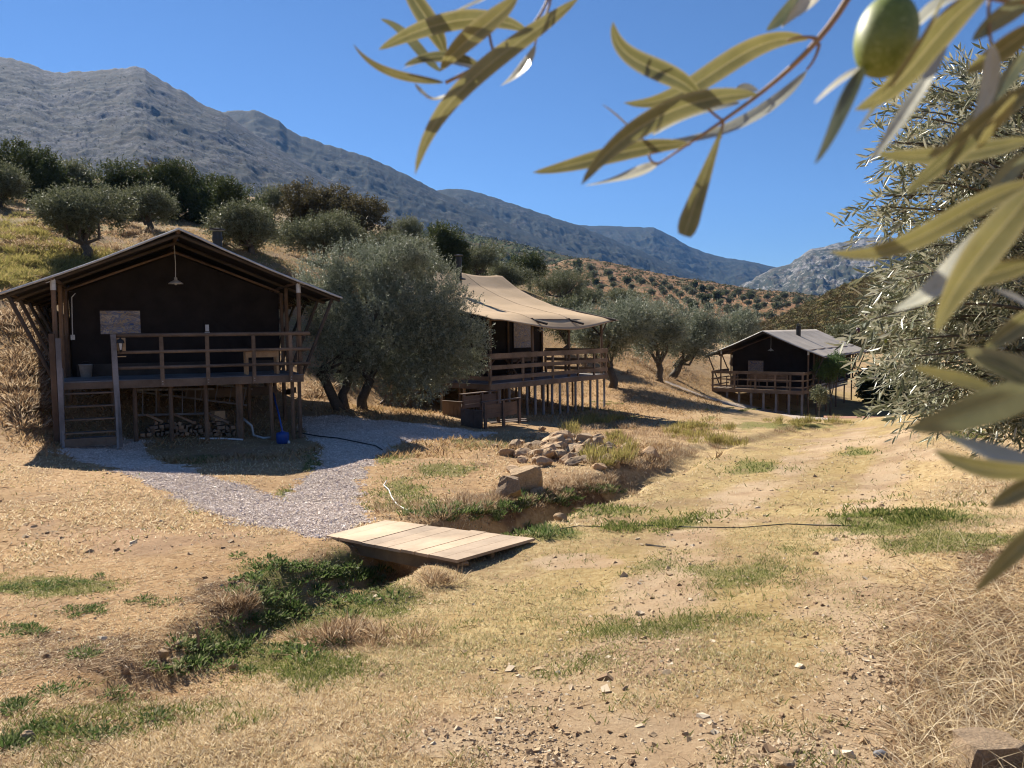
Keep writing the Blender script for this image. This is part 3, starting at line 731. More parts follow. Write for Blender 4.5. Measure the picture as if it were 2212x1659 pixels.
cc = P(469, 497, 22.6); cl = cc - O1
cu, cv = cl[0] * math.cos(Z1) + cl[1] * math.sin(Z1), -cl[0] * math.sin(Z1) + cl[1] * math.cos(Z1)
chimney(T1, (cu, cv, cl[2] - 1.35), 1.3, .13, .21)
def w2(o, rz, u, v, w=0): c, s = math.cos(rz), math.sin(rz); return np.array([o[0] + u * c - v * s, o[1] + u * s + v * c, o[2] + w])
pendant(w2(O1, Z1, u_at(O1, Z1, 387.5, 1.6), 1.6, 2.25), .84, 'pale enamel lamp hanging from the gable peak of the nearest stilted tent')
# things standing on the first deck
tb = empty('side_table', w2(O1, Z1, 4.35, .55), Z1, 'small open wooden cabinet table standing on the nearest tent deck behind the railing', 'table')
part('tabletop', WOODP, tb, lambda m: m.box((0, 0, .60), (.82, .5, .05))); part('apron', WOODP, tb, lambda m: [m.box((0, -.21, .50), (.74, .03, .15)), m.box((0, .21, .50), (.74, .03, .15))])
for x, y in ((-.36, -.2), (.36, -.2), (-.36, .2), (.36, .2)): part('leg', WOODP, tb, lambda m: m.box((x, y, .29), (.06, .06, .575)))
bk = empty('bucket', w2(O1, Z1, .46, 1.72), 0, 'grey plastic bucket on the deck at the top of the stairs by the dark canvas', 'bucket')
part('body', METW, bk, lambda m: m.lathe([(0, .0), (.115, 0), (.15, .30), (.16, .30), (.16, .31), (.14, .31), (.11, .02), (0, .02)], (0, 0, 0), 18), True)
part('handle', METB, bk, lambda m: m.tube([(.15 * math.cos(a), .02, .29 + .09 * math.sin(a)) for a in np.linspace(0, PI, 9)], .005, 5))

# ---- second tent, tan roof, long railing
O2 = np.array([-.719, 25.986, -1.807]); Z2 = .879
L2, PD2, H2, R2, VR2 = 7.06, 3.14, 2.23, 4.22, 5.65
T2 = empty('safari_tent', O2, Z2, 'tent with sunlit tan canvas roof and long plank railing beyond the big olive', 'tent')
g2 = lambda u, v: gl(O2, Z2, u, v)
def roof2():
    us = np.linspace(-.25, L2 + .22, 60); vs = np.linspace(-.42, 8.2, 70)
    U, V = np.meshgrid(us, vs)
    prof = np.interp(V, [-.42, 0, 1.2, 2.6, 3.6, 4.6, VR2, 6.6, 8.2], [2.12, 2.24, 2.46, 2.80, 3.14, 3.58, R2, 3.66, 2.85])
    k = np.abs(((U / L2 * 3) % 1) - .5) * 2          # 1 at the frames
    prof = prof - .07 * (1 - k ** 2) * np.clip(1 - np.abs(V - VR2) / 6, 0, 1)
    hem = np.clip((.7 - V) / 1.1, 0, 1) ** 1.6
    t = np.clip(U / L2, 0, 1)
    prof = prof - hem * (.34 * np.sin(PI * t ** 1.15) ** 1.2) + (fbm(U * .8, V * .8, 2, 6) - .5) * .02
    # the right gable edge is pulled in between ridge and corner
    Ue = U - np.clip((U - L2 * .6) / (L2 * .4), 0, 1) * .28 * np.sin(PI * np.clip((V + .42) / (VR2 + .42), 0, 1)) + .0
    top = np.stack([Ue, V, prof], -1).reshape(-1, 3); bot = top - [0, 0, .02]
    n = 60; m_ = 70; I = np.arange(m_ - 1)[:, None] * n; J = np.arange(n - 1)[None]
    Q = np.stack([I + J, I + J + 1, I + n + J + 1, I + n + J], -1).reshape(-1, 4); K = len(top); ed = []
    for i in range(n - 1): ed += [[i, K + i, K + i + 1, i + 1], [(m_ - 1) * n + i + 1, K + (m_ - 1) * n + i + 1, K + (m_ - 1) * n + i, (m_ - 1) * n + i]]
    for i in range(m_ - 1): ed += [[i * n, (i + 1) * n, K + (i + 1) * n, K + i * n], [(i + 1) * n - 1, K + (i + 1) * n - 1, K + (i + 2) * n - 1, (i + 2) * n - 1]]
    r = mesh_np('roof_canvas', np.concatenate([top, bot]), [Q, (Q + K)[:, ::-1], ed], CANVT, True, T2)
    for f in (1 / 3, 2 / 3): 
        j = int(np.argmin(np.abs(us / L2 - f))); part('seam', CANVT, r, lambda m: m.tube([top[i * n + j] + [0, 0, .004] for i in range(0, m_, 2)], .009, 4))
roof2()
deck(T2, 0, L2, 0, PD2, .14); deck(T2, 0, L2, PD2, 8.0, .2, mat=WOODD, name='deck')
part('fascia', WOODR, T2, lambda m: m.box((L2 / 2, -.02, -.11), (L2 + .05, .04, .17)))
part('fascia', WOODR, T2, lambda m: m.box((-.02, 4.0, -.11), (.04, 7.9, .17)))
part('fascia', WOODR, T2, lambda m: m.box((L2 + .02, 1.6, -.11), (.04, 3.2, .17)))
for h, th in ((.92, .17), (.54, .14), (.18, .14)):
    part('rail', WOODR, T2, lambda m: m.box((L2 / 2, -.03, h), (L2 + .06, .035, th)))
    part('rail', WOODR, T2, lambda m: m.box((L2 + .03, 1.55, h), (.035, 3.1, th)))
    part('rail', WOODR, T2, lambda m: m.box((-.03, 1.45, h), (.035, 2.9, th)))
for u in (0.02, 1.75, 3.5, 5.1, 6.2, L2 - .02): part('rail_post', WOODR, T2, lambda m: m.box((u, .025, .37), (.09, .06, 1.1)))
for v in (1.0, 2.0, 3.05): part('rail_post', WOODR, T2, lambda m: m.box((L2 - .01, v, .37), (.06, .09, 1.1)))
for v in (1.4, 2.85): part('rail_post', WOODR, T2, lambda m: m.box((.01, v, .37), (.06, .09, 1.1)))
pu = [.15, u_at(O2, Z2, 1151, .1), u_at(O2, Z2, 1230, .1), L2 - .2]
for u in pu: part('post', WOOD, T2, lambda m: pole(m, (u, .12, 0), (u, .12, 2.2), .055, .05))
part('brace', WOODD, T2, lambda m: pole(m, (.15, .12, 1.45), (-.1, 1.1, 2.25), .04)); part('brace', WOODD, T2, lambda m: pole(m, (L2 - .2, .12, 1.5), (L2 - .2, 1.0, 2.3), .04))
part('brace', WOODD, T2, lambda m: pole(m, (L2 - .2, .12, 1.55), (L2 + .2, .05, 2.25), .035))
for u in pu[1:]: part('rafter', WOODD, T2, lambda m: pole(m, (u, -.55, 1.98 if u < 6 else 2.12), (u, 3.2, 2.88), .045))
part('eave_pole', WOOD, T2, lambda m: pole(m, (0, .12, 2.13), (L2 + .35, .12, 2.13), .04))
part('wall_canvas', CANVD, T2, lambda m: m.box((L2 / 2 - .05, PD2, 1.4), (L2 - .3, .03, 2.8)))
for u in (.1, L2 - .2): part('wall_canvas', CANVD, T2, lambda m: m.box((u, 5.55, 1.45), (.03, 4.8, 2.9)))
part('wall_canvas', CANVD, T2, lambda m: m.box((L2 / 2, 7.95, 1.3), (L2 - .3, .03, 2.6)))
for px in (1098, 1171): 
    u = u_at(O2, Z2, px, PD2 - .06); part('post', WOOD, T2, lambda m: pole(m, (u, PD2 - .07, 0), (u, PD2 - .07, 2.75), .05))
uw = [u_at(O2, Z2, x, PD2) for x in (1109, 1147)]
window(T2, uw[0], uw[1], 1.05, 2.22, PD2)
part('skirt_canvas', CANVT, T2, lambda m: m.box((-.06, 6.1, -.1), (.02, 3.8, .55)))
ex = rng.normal(0, .03, 99)
for i, u in enumerate(np.linspace(.1, L2 - .05, 15)): part('stilt', WOODG, T2, lambda m: pole(m, (u + ex[i], .1, g2(u, .1) - .1), (u + ex[i], .1, -.03), .048))
for i, u in enumerate(np.linspace(.2, L2 - .1, 9)):
    for v in (1.6, 3.2): part('stilt', WOOD, T2, lambda m: pole(m, (u, v, g2(u, v) - .1), (u, v, -.03), .045))
for u in np.linspace(.1, L2 - .1, 6):
    for v in (4.8, 6.4, 7.9): part('stilt', WOOD, T2, lambda m: pole(m, (u, v, g2(u, v) - .1), (u, v, -.03), .045))
for v in (1.2, 2.3, 4.4, 5.3, 7.1): part('stilt', WOODP, T2, lambda m: pole(m, (.02, v, g2(0, v) - .1), (.02, v, -.03), .05))
b2 = g2(-1.25, 3.6)
s2 = part('stairs', WOODR, T2, lambda m: [m.beam((.0, v, -.02), (-1.3, v, b2), .045, .22) for v in (3.05, 4.05)])
for k in range(4): part('tread', WOODR, s2, lambda m: m.box((-.22 - k * .27, 3.55, -.2 + (b2 + .12) * k / 4), (.22, .96, .035)))
cq = P(991.5, 606, 30.3) - O2; cu = cq[0] * math.cos(Z2) + cq[1] * math.sin(Z2); cv = -cq[0] * math.sin(Z2) + cq[1] * math.cos(Z2)
chimney(T2, (cu, cv, cq[2] - .1), 1.0, .11, .17)
pendant(w2(O2, Z2, u_at(O2, Z2, 1167, 2.4), 2.4, 1.72), .7, 'small pale lamp hanging under the tan roof beside the silver window')

# ---- third tent, grey roof, far right
O3 = np.array([12.918, 48.558, -3.653]); Z3 = -.611
T3 = empty('safari_tent', O3, Z3, 'distant tent with grey canvas roof and low brown deck below the scrubby hill', 'tent')
L3 = 12.15
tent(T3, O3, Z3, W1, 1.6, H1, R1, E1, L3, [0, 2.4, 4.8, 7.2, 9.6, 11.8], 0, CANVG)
g3 = lambda u, v: gl(O3, Z3, u, v)
DV = -1.28
deck(T3, -.05, W1 + .05, DV, 1.7, mat=WOODR); part('deck', WOODD, T3, lambda m: m.box((W1 / 2, 6.8, -.03), (W1, 10.2, .05)))
part('fascia', WOODR, T3, lambda m: m.box((W1 / 2, DV - .02, -.12), (W1 + .15, .04, .2))); [part('fascia', WOODR, T3, lambda m: m.box((u, .2, -.12), (.04, 2.9, .2))) for u in (-.06, W1 + .06)]
for h, th in ((.96, .16), (.55, .07), (.16, .07)):
    part('rail', WOODR, T3, lambda m: m.box((W1 / 2, DV - .05, h), (W1 + .2, .05, th)))
    for u in (-.08, W1 + .08): part('rail', WOODR, T3, lambda m: m.box((u, .2, h), (.05, 2.9, th)))
for u in (-.04, 1.3, 2.55, 3.7, 4.55, W1 + .04): part('rail_post', WOODR, T3, lambda m: m.box((u, DV, .4), (.1, .06, 1.15)))
for v in (-.3, .9): part('rail_post', WOODR, T3, lambda m: [m.box((u, v, .4), (.06, .1, 1.15)) for u in (W1 + .05,)])
for u in np.linspace(.1, W1, 8): part('stilt', WOODG, T3, lambda m: m.box((u, DV + .1, (g3(u, DV) - .1) / 2), (.11, .11, -g3(u, DV) + .02)))
for v in (.3, 2.2, 4.6, 7.2, 9.6, 11.8):
    for u in (.05, 1.7, 3.4, 5.15): part('stilt', WOOD, T3, lambda m: pole(m, (u, v, g3(u, v) - .1), (u, v, -.03), .05))
uw = [u_at(O3, Z3, x, 1.6) for x in (1616, 1649)]
window(T3, uw[0], uw[1], .9, 1.55, 1.6)
part('skirt_canvas', CANVH, T3, lambda m: m.box((W1 - .1, 6.5, -.15), (.02, 8.5, .5)))
ch3 = P(1725, 703, 50.5) - O3; cu = ch3[0] * math.cos(Z3) + ch3[1] * math.sin(Z3); cv = -ch3[0] * math.sin(Z3) + ch3[1] * math.cos(Z3)
chimney(T3, (cu, cv, ch3[2] - 1.15), 1.15, .15, .16)
pendant(w2(O3, Z3, u_at(O3, Z3, 1664, .8), .8, 2.2), .8, 'tiny pale lamp hanging in the gable of the distant grey roofed tent')
def bench(name, loc, rz, L, label, mat=WOODR, h=.85, slats=3, group=None, panel=False, d=.55):
    t = empty(name, loc, rz, label, 'bench', group)
    part('seat', mat, t, lambda m: [m.box((0, -d / 2 + .06 + k * (d - .1) / 3, .43), (L, (d - .1) / 3 - .01, .035)) for k in range(4)])
    part('backrest', mat, t, lambda m: [m.box((0, d / 2 - .02, .52 + k * (h - .5) / slats + .05), (L, .03, (h - .5) / slats - .012)) for k in range(slats)] + [m.box((0, d / 2 - .02, h + .045), (L + .06, .09, .035))])
    for x in (-L / 2 + .05, 0, L / 2 - .05): part('leg', mat, t, lambda m: m.box((x, d / 2 + .03, h / 2), (.08, .06, h)))
    for x in (-L / 2 + .05, L / 2 - .05): part('leg', mat, t, lambda m: m.box((x, -d / 2 + .03, .21), (.08, .06, .41)))
    return t
bench('wooden_bench', w2(O3, Z3, 3.1, -.55), Z3, 2.4, 'long brown slatted bench on the distant tent deck with its back to the railing', slats=3, d=.5).rotation_euler[2] = Z3 + PI
def chair(loc, rz, label):
    t = empty('wooden_chair', loc, rz, label, 'chair')
    part('seat', WOODR, t, lambda m: m.box((0, 0, .42), (.5, .5, .05))); part('backrest', WOODR, t, lambda m: [m.box((x, .25, .68), (.11, .03, .52), tilt=[[1, 0, 0], [0, .98, .15], [0, -.15, .98]]) for x in (-.18, 0, .18)])
    for x in (-.24, .24): 
        part('armrest', WOODR, t, lambda m: m.box((x, 0, .62), (.08, .55, .03)))
        for y in (-.22, .22): part('leg', WOODR, t, lambda m: m.box((x, y, .3), (.05, .05, .62)))
chair(w2(O3, Z3, .75, -.1), Z3 - .5, 'brown armchair at the left end of the distant tent deck')
chair(w2(O3, Z3, 1.95, .5), Z3 + .4, 'brown armchair in front of the silver window on the distant tent deck')
# table and chairs in the shade of the second porch
dt = empty('dining_table', w2(O2, Z2, 2.2, 1.5), Z2, 'long wooden table in the shade of the tan roofed porch behind the railing', 'table')
part('tabletop', WOOD, dt, lambda m: m.box((0, 0, .75), (1.9, .85, .05)))
for x in (-.75, .75):
    part('leg', WOOD, dt, lambda m: (m.beam((x, -.36, 0), (x, .36, .73), .08, .05), m.beam((x + .06, .36, 0), (x + .06, -.36, .73), .08, .05)))
b4 = bench('wooden_bench', w2(O2, Z2, 4.9, 2.2), Z2, 1.6, 'wooden bench at the open right end of the tan roofed porch', slats=3)

# benches on the gravel before the second tent
q = gp(1043, 921); c3 = np.array([math.cos(.5), math.sin(.5)])
def lounge(px0, py0, px1, py1, label, side):
    a = np.array(gp(px0, py0)); L = px1; rz = py1
    t = empty('lounge_bench', a, rz, label, 'bench')
    part('backrest', WOODD2, t, lambda m: [m.box((L / 2, .02, .42 + k * .155), (L, .03, .148)) for k in range(3)])
    part('top_rail', WOODD2, t, lambda m: m.box((L / 2, .04, .90), (L + .1, .13, .035)))
    part('seat', WOODD2, t, lambda m: [m.box((L / 2, .2 + k * .15, .40), (L, .14, .035)) for k in range(4)])
    for x in (.03, L * .52, L - .04): part('leg', WOODD2, t, lambda m: m.box((x, -.02, .44), (.09, .05, .88)))
    for x in (.1, L - .1): part('leg', WOODD2, t, lambda m: m.box((x, .7, .19), (.09, .06, .38)))
    t.scale = (1, 1, .8)
    if side:
        part('side_panel', WOODD2, t, lambda m: [m.box((-.06, .08 + k * .155, .30), (.03, .148, .60)) for k in range(5)] + [m.box((-.06, .38, .615), (.08, .82, .03))])
    return t
WOODD2 = mat_wood('wood_weathered_brown', (.06, .04, .03), (.14, .095, .07))
lounge(1046, 927, 1.55, .90, 'weathered brown corner bench on the gravel with boarded end panel and plank back', True)
lounge(1000, 903, 1.7, .90, 'second weathered bench standing behind the boarded corner bench, low in the shade', True)
pl = gp(1068, 915)
tag(part('plank', WOODD2, None, lambda m: (m.box((pl[0] + .4, pl[1] + .1, pl[2] + .04), (1.1, .2, .03), .35), m.box((pl[0] + .5, pl[1] + .5, pl[2] + .05), (.9, .16, .03), .3))), 'loose dark planks lying flat on the gravel under the corner bench', 'planks')

# ladders
def ladder(a, b, w, n, mat, label, up=(0, 0, 1), name='ladder'):
    a = np.array(a, float); b = np.array(b, float); t = empty(name, a, 0, label, 'ladder')
    d = b - a; u = np.array(up, float); u = u - d * (u @ d) / (d @ d); u /= np.linalg.norm(u)
    for s in (0, 1): part('rail', mat, t, lambda m: m.beam(u * w * s, d + u * w * s, .035, .05, u))
    for k in range(n): f = (k + .5) / n; part('rung', mat, t, lambda m: m.tube([d * f, d * f + u * w], .014, 6))
    return t
ladder(w2(O2, Z2, -.55, 6.6, g2(-.55, 6.6) + .25), w2(O2, Z2, -.62, 4.2, g2(-.6, 4.2) + .12), .42, 7, WOODP, 'pale wooden ladder leaning on its side under the tan roofed tent')
ladder(w2(O1, Z1, 1.5, 1.5, -.95), w2(O1, Z1, 3.3, 1.7, -1.02), .62, 6, WOODG, 'grey ladder lying on edge among the nearest tent stilts behind the firewood, lower left one', (0, 0, 1))
ladder(w2(O1, Z1, 1.45, 2.5, -.42), w2(O1, Z1, 4.3, 2.6, -.95), .45, 8, WOODG, 'long grey ladder sloping down to the right under the nearest tent floor', (0, 0, 1))

# firewood, all kinds of split pieces
nrow = {}
fw_mats = [mat_wood('cut_wood', (.20, .12, .065), (.34, .22, .13)), mat_wood('old_cut_wood', (.12, .08, .05), (.24, .17, .11)), WOODR]
def log(p, rz, L, r, kind, label, tiltx=0):
    m = MB(); s = rng.uniform(0, 6)
    if kind: m.box((0, 0, 0), (r * 1.9, L, r * 1.5))
    else:
        ang = np.sort(rng.uniform(0, 2 * PI, 5)); V = [(r * math.cos(a), y, r * math.sin(a)) for y in (-L / 2, L / 2) for a in ang]
        m.add(V, [[[i, (i + 1) % 5, 5 + (i + 1) % 5, 5 + i] for i in range(5)], [[4, 3, 2, 1, 0], [5, 6, 7, 8, 9]]])
    ob = m.build('firewood_log', fw_mats[rng.integers(0, 3)])
    ob.location = [float(x) for x in p]; ob.rotation_euler = (tiltx, s if not kind else rng.normal(0, .1), rz)
    tag(ob, label, 'firewood', 'stacked firewood under the nearest tent'); return ob
for row in range(4):
    for k in range(24 - row * 3):
        u = u_at(O1, Z1, 297, .5) + .07 + k * .105 + row * .09 + rng.normal(0, .012)
        if u > u_at(O1, Z1, 512, .5) - .1: continue
        if row == 3 and rng.random() < .45: continue
        p = w2(O1, Z1, u, .55 + rng.normal(0, .04)); p[2] = G(p[0], p[1]) + .055 + row * .088
        nrow[row] = nrow.get(row, 0) + 1
        log(p, Z1 + rng.normal(0, .06), .32, .052, rng.random() < .45, '%s cut log from the left in the %s row of the firewood stack' % (ordn(nrow[row]), ['bottom', 'second', 'third', 'top'][row]))
for k, (u, v, rz, L) in enumerate([(u_at(O1, Z1, 395, .35), .35, .7, .55), (u_at(O1, Z1, 470, .4), .4, -.5, .5), (u_at(O1, Z1, 330, .4), .38, .4, .4)]):
    p = w2(O1, Z1, u, v); p[2] = G(p[0], p[1]) + .46
    log(p, Z1 + PI / 2 + rz * .3, L, .035, True, ['thin slanting stick propped on top of the firewood in its middle', 'flat offcut leaning at the right end of the firewood stack', 'short stick on the left end of the firewood stack'][k], .5)
cb = w2(O1, Z1, u_at(O1, Z1, 468, .9), .9); cb[2] = G(cb[0], cb[1]) + .42
tag(part('cardboard_box', WOODP, None, lambda m: m.box(cb, (.26, .26, .26), Z1 + .3)), 'small tan box on the right end of the firewood stack', 'box')
pp = gp(480, 950); p2_ = gp(525, 953)
tag(part('pipe', PLW, None, lambda m: m.tube([gp(430, 950) + [0, 0, .03], pp + [0, 0, .03], p2_ + [0, 0, .035]], .022, 8)), 'pale pipe lying on the ground in front of the firewood', 'pipe')
fs = gp(187, 955)
fsm = MB(); ang = np.linspace(0, 2 * PI, 22, endpoint=False)
pr = [(.62 + .05 * math.sin(3 * a + 1), .22 + .02 * math.cos(2 * a)) for a in ang]
V = [(x[0] * math.cos(a) * s_, x[1] * math.sin(a) * s_, z) for z, s_ in ((-.05, 1), (.07, 1.0), (.10, .95)) for a, x in zip(ang, pr)]
fsm.add(V, [[[i * 22 + k, i * 22 + (k + 1) % 22, (i + 1) * 22 + (k + 1) % 22, (i + 1) * 22 + k] for i in range(2) for k in range(22)], [[44 + k for k in range(22)]]])
STONE = mat_rock('flat_stone', (.22, .19, .17), (.40, .36, .31), 5)
ROCK = mat_rock('sandstone', (.26, .17, .09), (.52, .38, .24), 4)
ROCKG = mat_rock('grey_stone', (.22, .22, .24), (.42, .42, .44), 9)
fo = fsm.build('step_stone', STONE); fo.location = [float(x) for x in fs]; fo.rotation_euler = (0, 0, Z1); tag(fo, 'flat oval stone slab at the foot of the wooden stairs', 'stone')
# blue pump tank and its hoses
bl = gp(611, 958); t = empty('water_tank', bl, .3, 'round blue plastic tank on the ground by the right corner stilts of the nearest tent', 'tank')
part('body', PLB, t, lambda m: m.lathe([(0, 0), (.17, .0), (.21, .06), (.22, .3), (.2, .37), (.1, .40), (0, .40)], (0, 0, 0), 20), True)
part('cap', PLB, t, lambda m: m.lathe([(0, .0), (.06, 0), (.06, .05), (0, .05)], (0, 0, .39), 12)); part('tap', PLW, t, lambda m: m.box((.2, -.14, .06), (.08, .06, .09))); t.scale = (.7, .7, .7)
h0 = bl + [0, 0, .29]; h1 = w2(O1, Z1, 4.65, .75, -.5)
tag(part('hose', PLB, None, lambda m: m.tube([h0, h0 * .6 + h1 * .4 + [0, 0, .05], h0 * .25 + h1 * .75 + [0, 0, -.02], h1], .022, 8), True), 'bright blue hose rising from the blue tank into the dark under the floor', 'hose')
hz = [gp(*c) + [0, 0, .03] for c in ((588, 947), (570, 949), (548, 943))]; hz.append(w2(O1, Z1, 4.05, .35, -1.25)); hz.append(w2(O1, Z1, 3.85, .6, -1.05))
tag(part('hose', METW, None, lambda m: m.tube(hz, .03, 8), True), 'thick grey hose curving over the ground left of the blue tank', 'hose')
ck = [gp(*c) + [0, 0, .02] for c in ((628, 930), (655, 938), (690, 944), (730, 948), (775, 957), (812, 965), (826, 974))]
tag(part('cable', PLK, None, lambda m: m.tube(ck, .014, 6), True), 'black cable snaking across the shaded gravel', 'cable')
ck = [gp(*c) + [0, 0, .03] for c in ((835, 1042), (829, 1052), (840, 1062), (846, 1078), (858, 1095), (880, 1108), (905, 1120))]
tag(part('pipe', METW, None, lambda m: m.tube(ck, .010, 6), True), 'thin grey pipe lying in the grass above the little bridge', 'pipe')
ck = [gp(*c) + [0, 0, .012] for c in ((1165, 1160), (1190, 1148), (1250, 1138), (1300, 1140), (1400, 1137), (1500, 1141), (1600, 1142), (1700, 1134), (1780, 1137), (1862, 1139))]
tag(part('hose', PLK, None, lambda m: m.tube(ck, .006, 6), True), 'thin black irrigation hose running across the grassy track right of the bridge', 'hose')

# ---- footbridges of planks
BRW = mat_wood('bridge_planks', (.36, .255, .16), (.52, .39, .265)); BRE = mat_wood('bridge_beam', (.13, .085, .045), (.26, .17, .09))
bA, bB, bC, bE = P(705, 1156, 8.55), P(832, 1123, 9.35), P(1155, 1163.5, 8.35), P(986, 1211, 7.5)
zt = (bA[2] + bB[2] + bC[2] + bE[2]) / 4
bg_ = empty('footbridge', ((bA + bC) / 2), 0, 'low bridge of pale fresh planks across the ditch at the end of the gravel path', 'bridge')
ctr = np.array((bA + bC) / 2)
def bil(s, t_, dz=0):
    q = bA * (1 - s) * (1 - t_) + bB * (1 - s) * t_ + bE * s * (1 - t_) + bC * s * t_ - ctr; return q + [0, 0, dz]
nP = 10
for k in range(nP):
    s0, s1 = (k + .02) / nP, (k + .98) / nP; j = rng.normal(0, .003); e0, e1 = rng.normal(0, .006, 2)
    V = [bil(s0, e0, j), bil(s1, e0, j), bil(s1, 1 + e1, j), bil(s0, 1 + e1, j)]; V += [q - [0, 0, .03] for q in V]
    part('plank', BRW, bg_, lambda m: m.add(V, [[[0, 1, 2, 3], [7, 6, 5, 4], [0, 4, 5, 1], [1, 5, 6, 2], [2, 6, 7, 3], [3, 7, 4, 0]]]))
for t_ in (.08, .5, .93): part('beam', BRE, bg_, lambda m: m.beam(bil(.05, t_, -.10), bil(.97, t_, -.10), .055, .13))
f0, f1 = P(1786, 903, 37.5), P(1965, 907, 33)
f2 = f0 + [.25, 1.0, 0]; f3 = f1 + [.25, 1.0, 0]
fb = empty('footbridge', (f0 + f1) / 2, 0, 'distant low brown footbridge over the ditch in front of the grey roofed tent', 'bridge'); cf = (f0 + f1) / 2
BR2 = mat_wood('red_brown_planks', (.24, .11, .07), (.36, .19, .12))
part('deck', BR2, fb, lambda m: m.add([f0 - cf, f1 - cf, f3 - cf, f2 - cf] + [q - cf - [0, 0, .05] for q in (f0, f1, f3, f2)], [[[0, 1, 2, 3], [7, 6, 5, 4], [0, 4, 5, 1], [1, 5, 6, 2], [2, 6, 7, 3], [3, 7, 4, 0]]]))
part('beam', BR2, fb, lambda m: m.beam(f0 - cf - [0, -.06, .15], f1 - cf - [0, -.06, .15], .06, .2)); part('beam', BR2, fb, lambda m: m.beam(f2 - cf - [0, .06, .15], f3 - cf - [0, .06, .15], .06, .2))
# ------------------------------------------------------------------ trees
def unit(v): return v / (np.linalg.norm(v, axis=-1, keepdims=True) + 1e-9)
def shoots(o, d, l, K, ll, lw, spread=.75, jit=.25, droop=0.0, curl=0.0):
    """leaf blades along shoots: o,d (n,3), l (n); returns vertices and quads"""
    n = len(o); s = (np.arange(K) + .5) / K
    s = s[None, :] + rng.uniform(-.4, .4, (n, K)) / K
    p = o[:, None] + d[:, None] * (l[:, None] * s)[..., None]
    p[..., 2] -= droop * (s ** 2) * l[:, None]
    a = unit(np.cross(d, rng.normal(size=(n, 3)))); b = np.cross(d, a)
    th = rng.uniform(0, 2 * PI, (n, K)); side = a[:, None] * np.cos(th)[..., None] + b[:, None] * np.sin(th)[..., None]
    ld = unit(d[:, None] * (1 - spread) + side * spread + rng.normal(0, jit, (n, K, 3)))
    wv = unit(np.cross(ld, rng.normal(size=(n, K, 3))))
    L = ll * rng.uniform(.65, 1.2, (n, K, 1)); W = lw * rng.uniform(.7, 1.2, (n, K, 1)) / 2
    nn = np.cross(ld, wv) * L * .08
    V = np.stack([p, p + ld * L * .45 + wv * W + nn, p + ld * L, p + ld * L * .45 - wv * W + nn], 2).reshape(-1, 3)
    return V, np.arange(len(V)).reshape(-1, 4)
def crown_pts(n, R, clumps, cr, seed, flat=.0, shell=.75, low=.55):
    """points in rounded clumps filling an ellipsoid crown, gaps left between clumps"""
    g = np.random.default_rng(seed)
    c = unit(g.normal(size=(clumps, 3))) * (g.uniform(.25, 1, (clumps, 1)) ** .5 * shell)
    c[:, 2] = np.where(c[:, 2] < -low, -low + (c[:, 2] + low) * .3, c[:, 2])
    k = g.integers(0, clumps, n); w = g.uniform(.5, 1.35, clumps) * cr
    q = unit(g.normal(size=(n, 3))); rad = g.uniform(.35, 1, (n, 1)) ** .45
    p = (c[k] + q * rad * w[k][:, None])
    return p * R, q, c * R
def limbs(m, base, targets, r0, g, fork=None):
    """trunk to a fork, limbs running on to each target"""
    fork = fork if fork is not None else base * .6 + targets.mean(0) * .4
    k = [base + (fork - base) * t + g.normal(0, r0 * .5, 3) * (0 < t < 1) for t in (0, .35, .7, 1)]
    k = np.array(k); m.tube(k, [r0 * 1.35, r0 * 1.05, r0 * .95, r0 * .9], 8)
    for t in targets:
        mid = fork * .5 + t * .5 + g.normal(0, r0 * 1.4, 3) - [0, 0, r0]
        s = g.uniform(.35, .55) * r0
        m.tube([fork, fork * .75 + mid * .25, mid, mid * .4 + t * .6, t], [s * 1.25, s * 1.1, s * .8, s * .5, s * .2], 6)
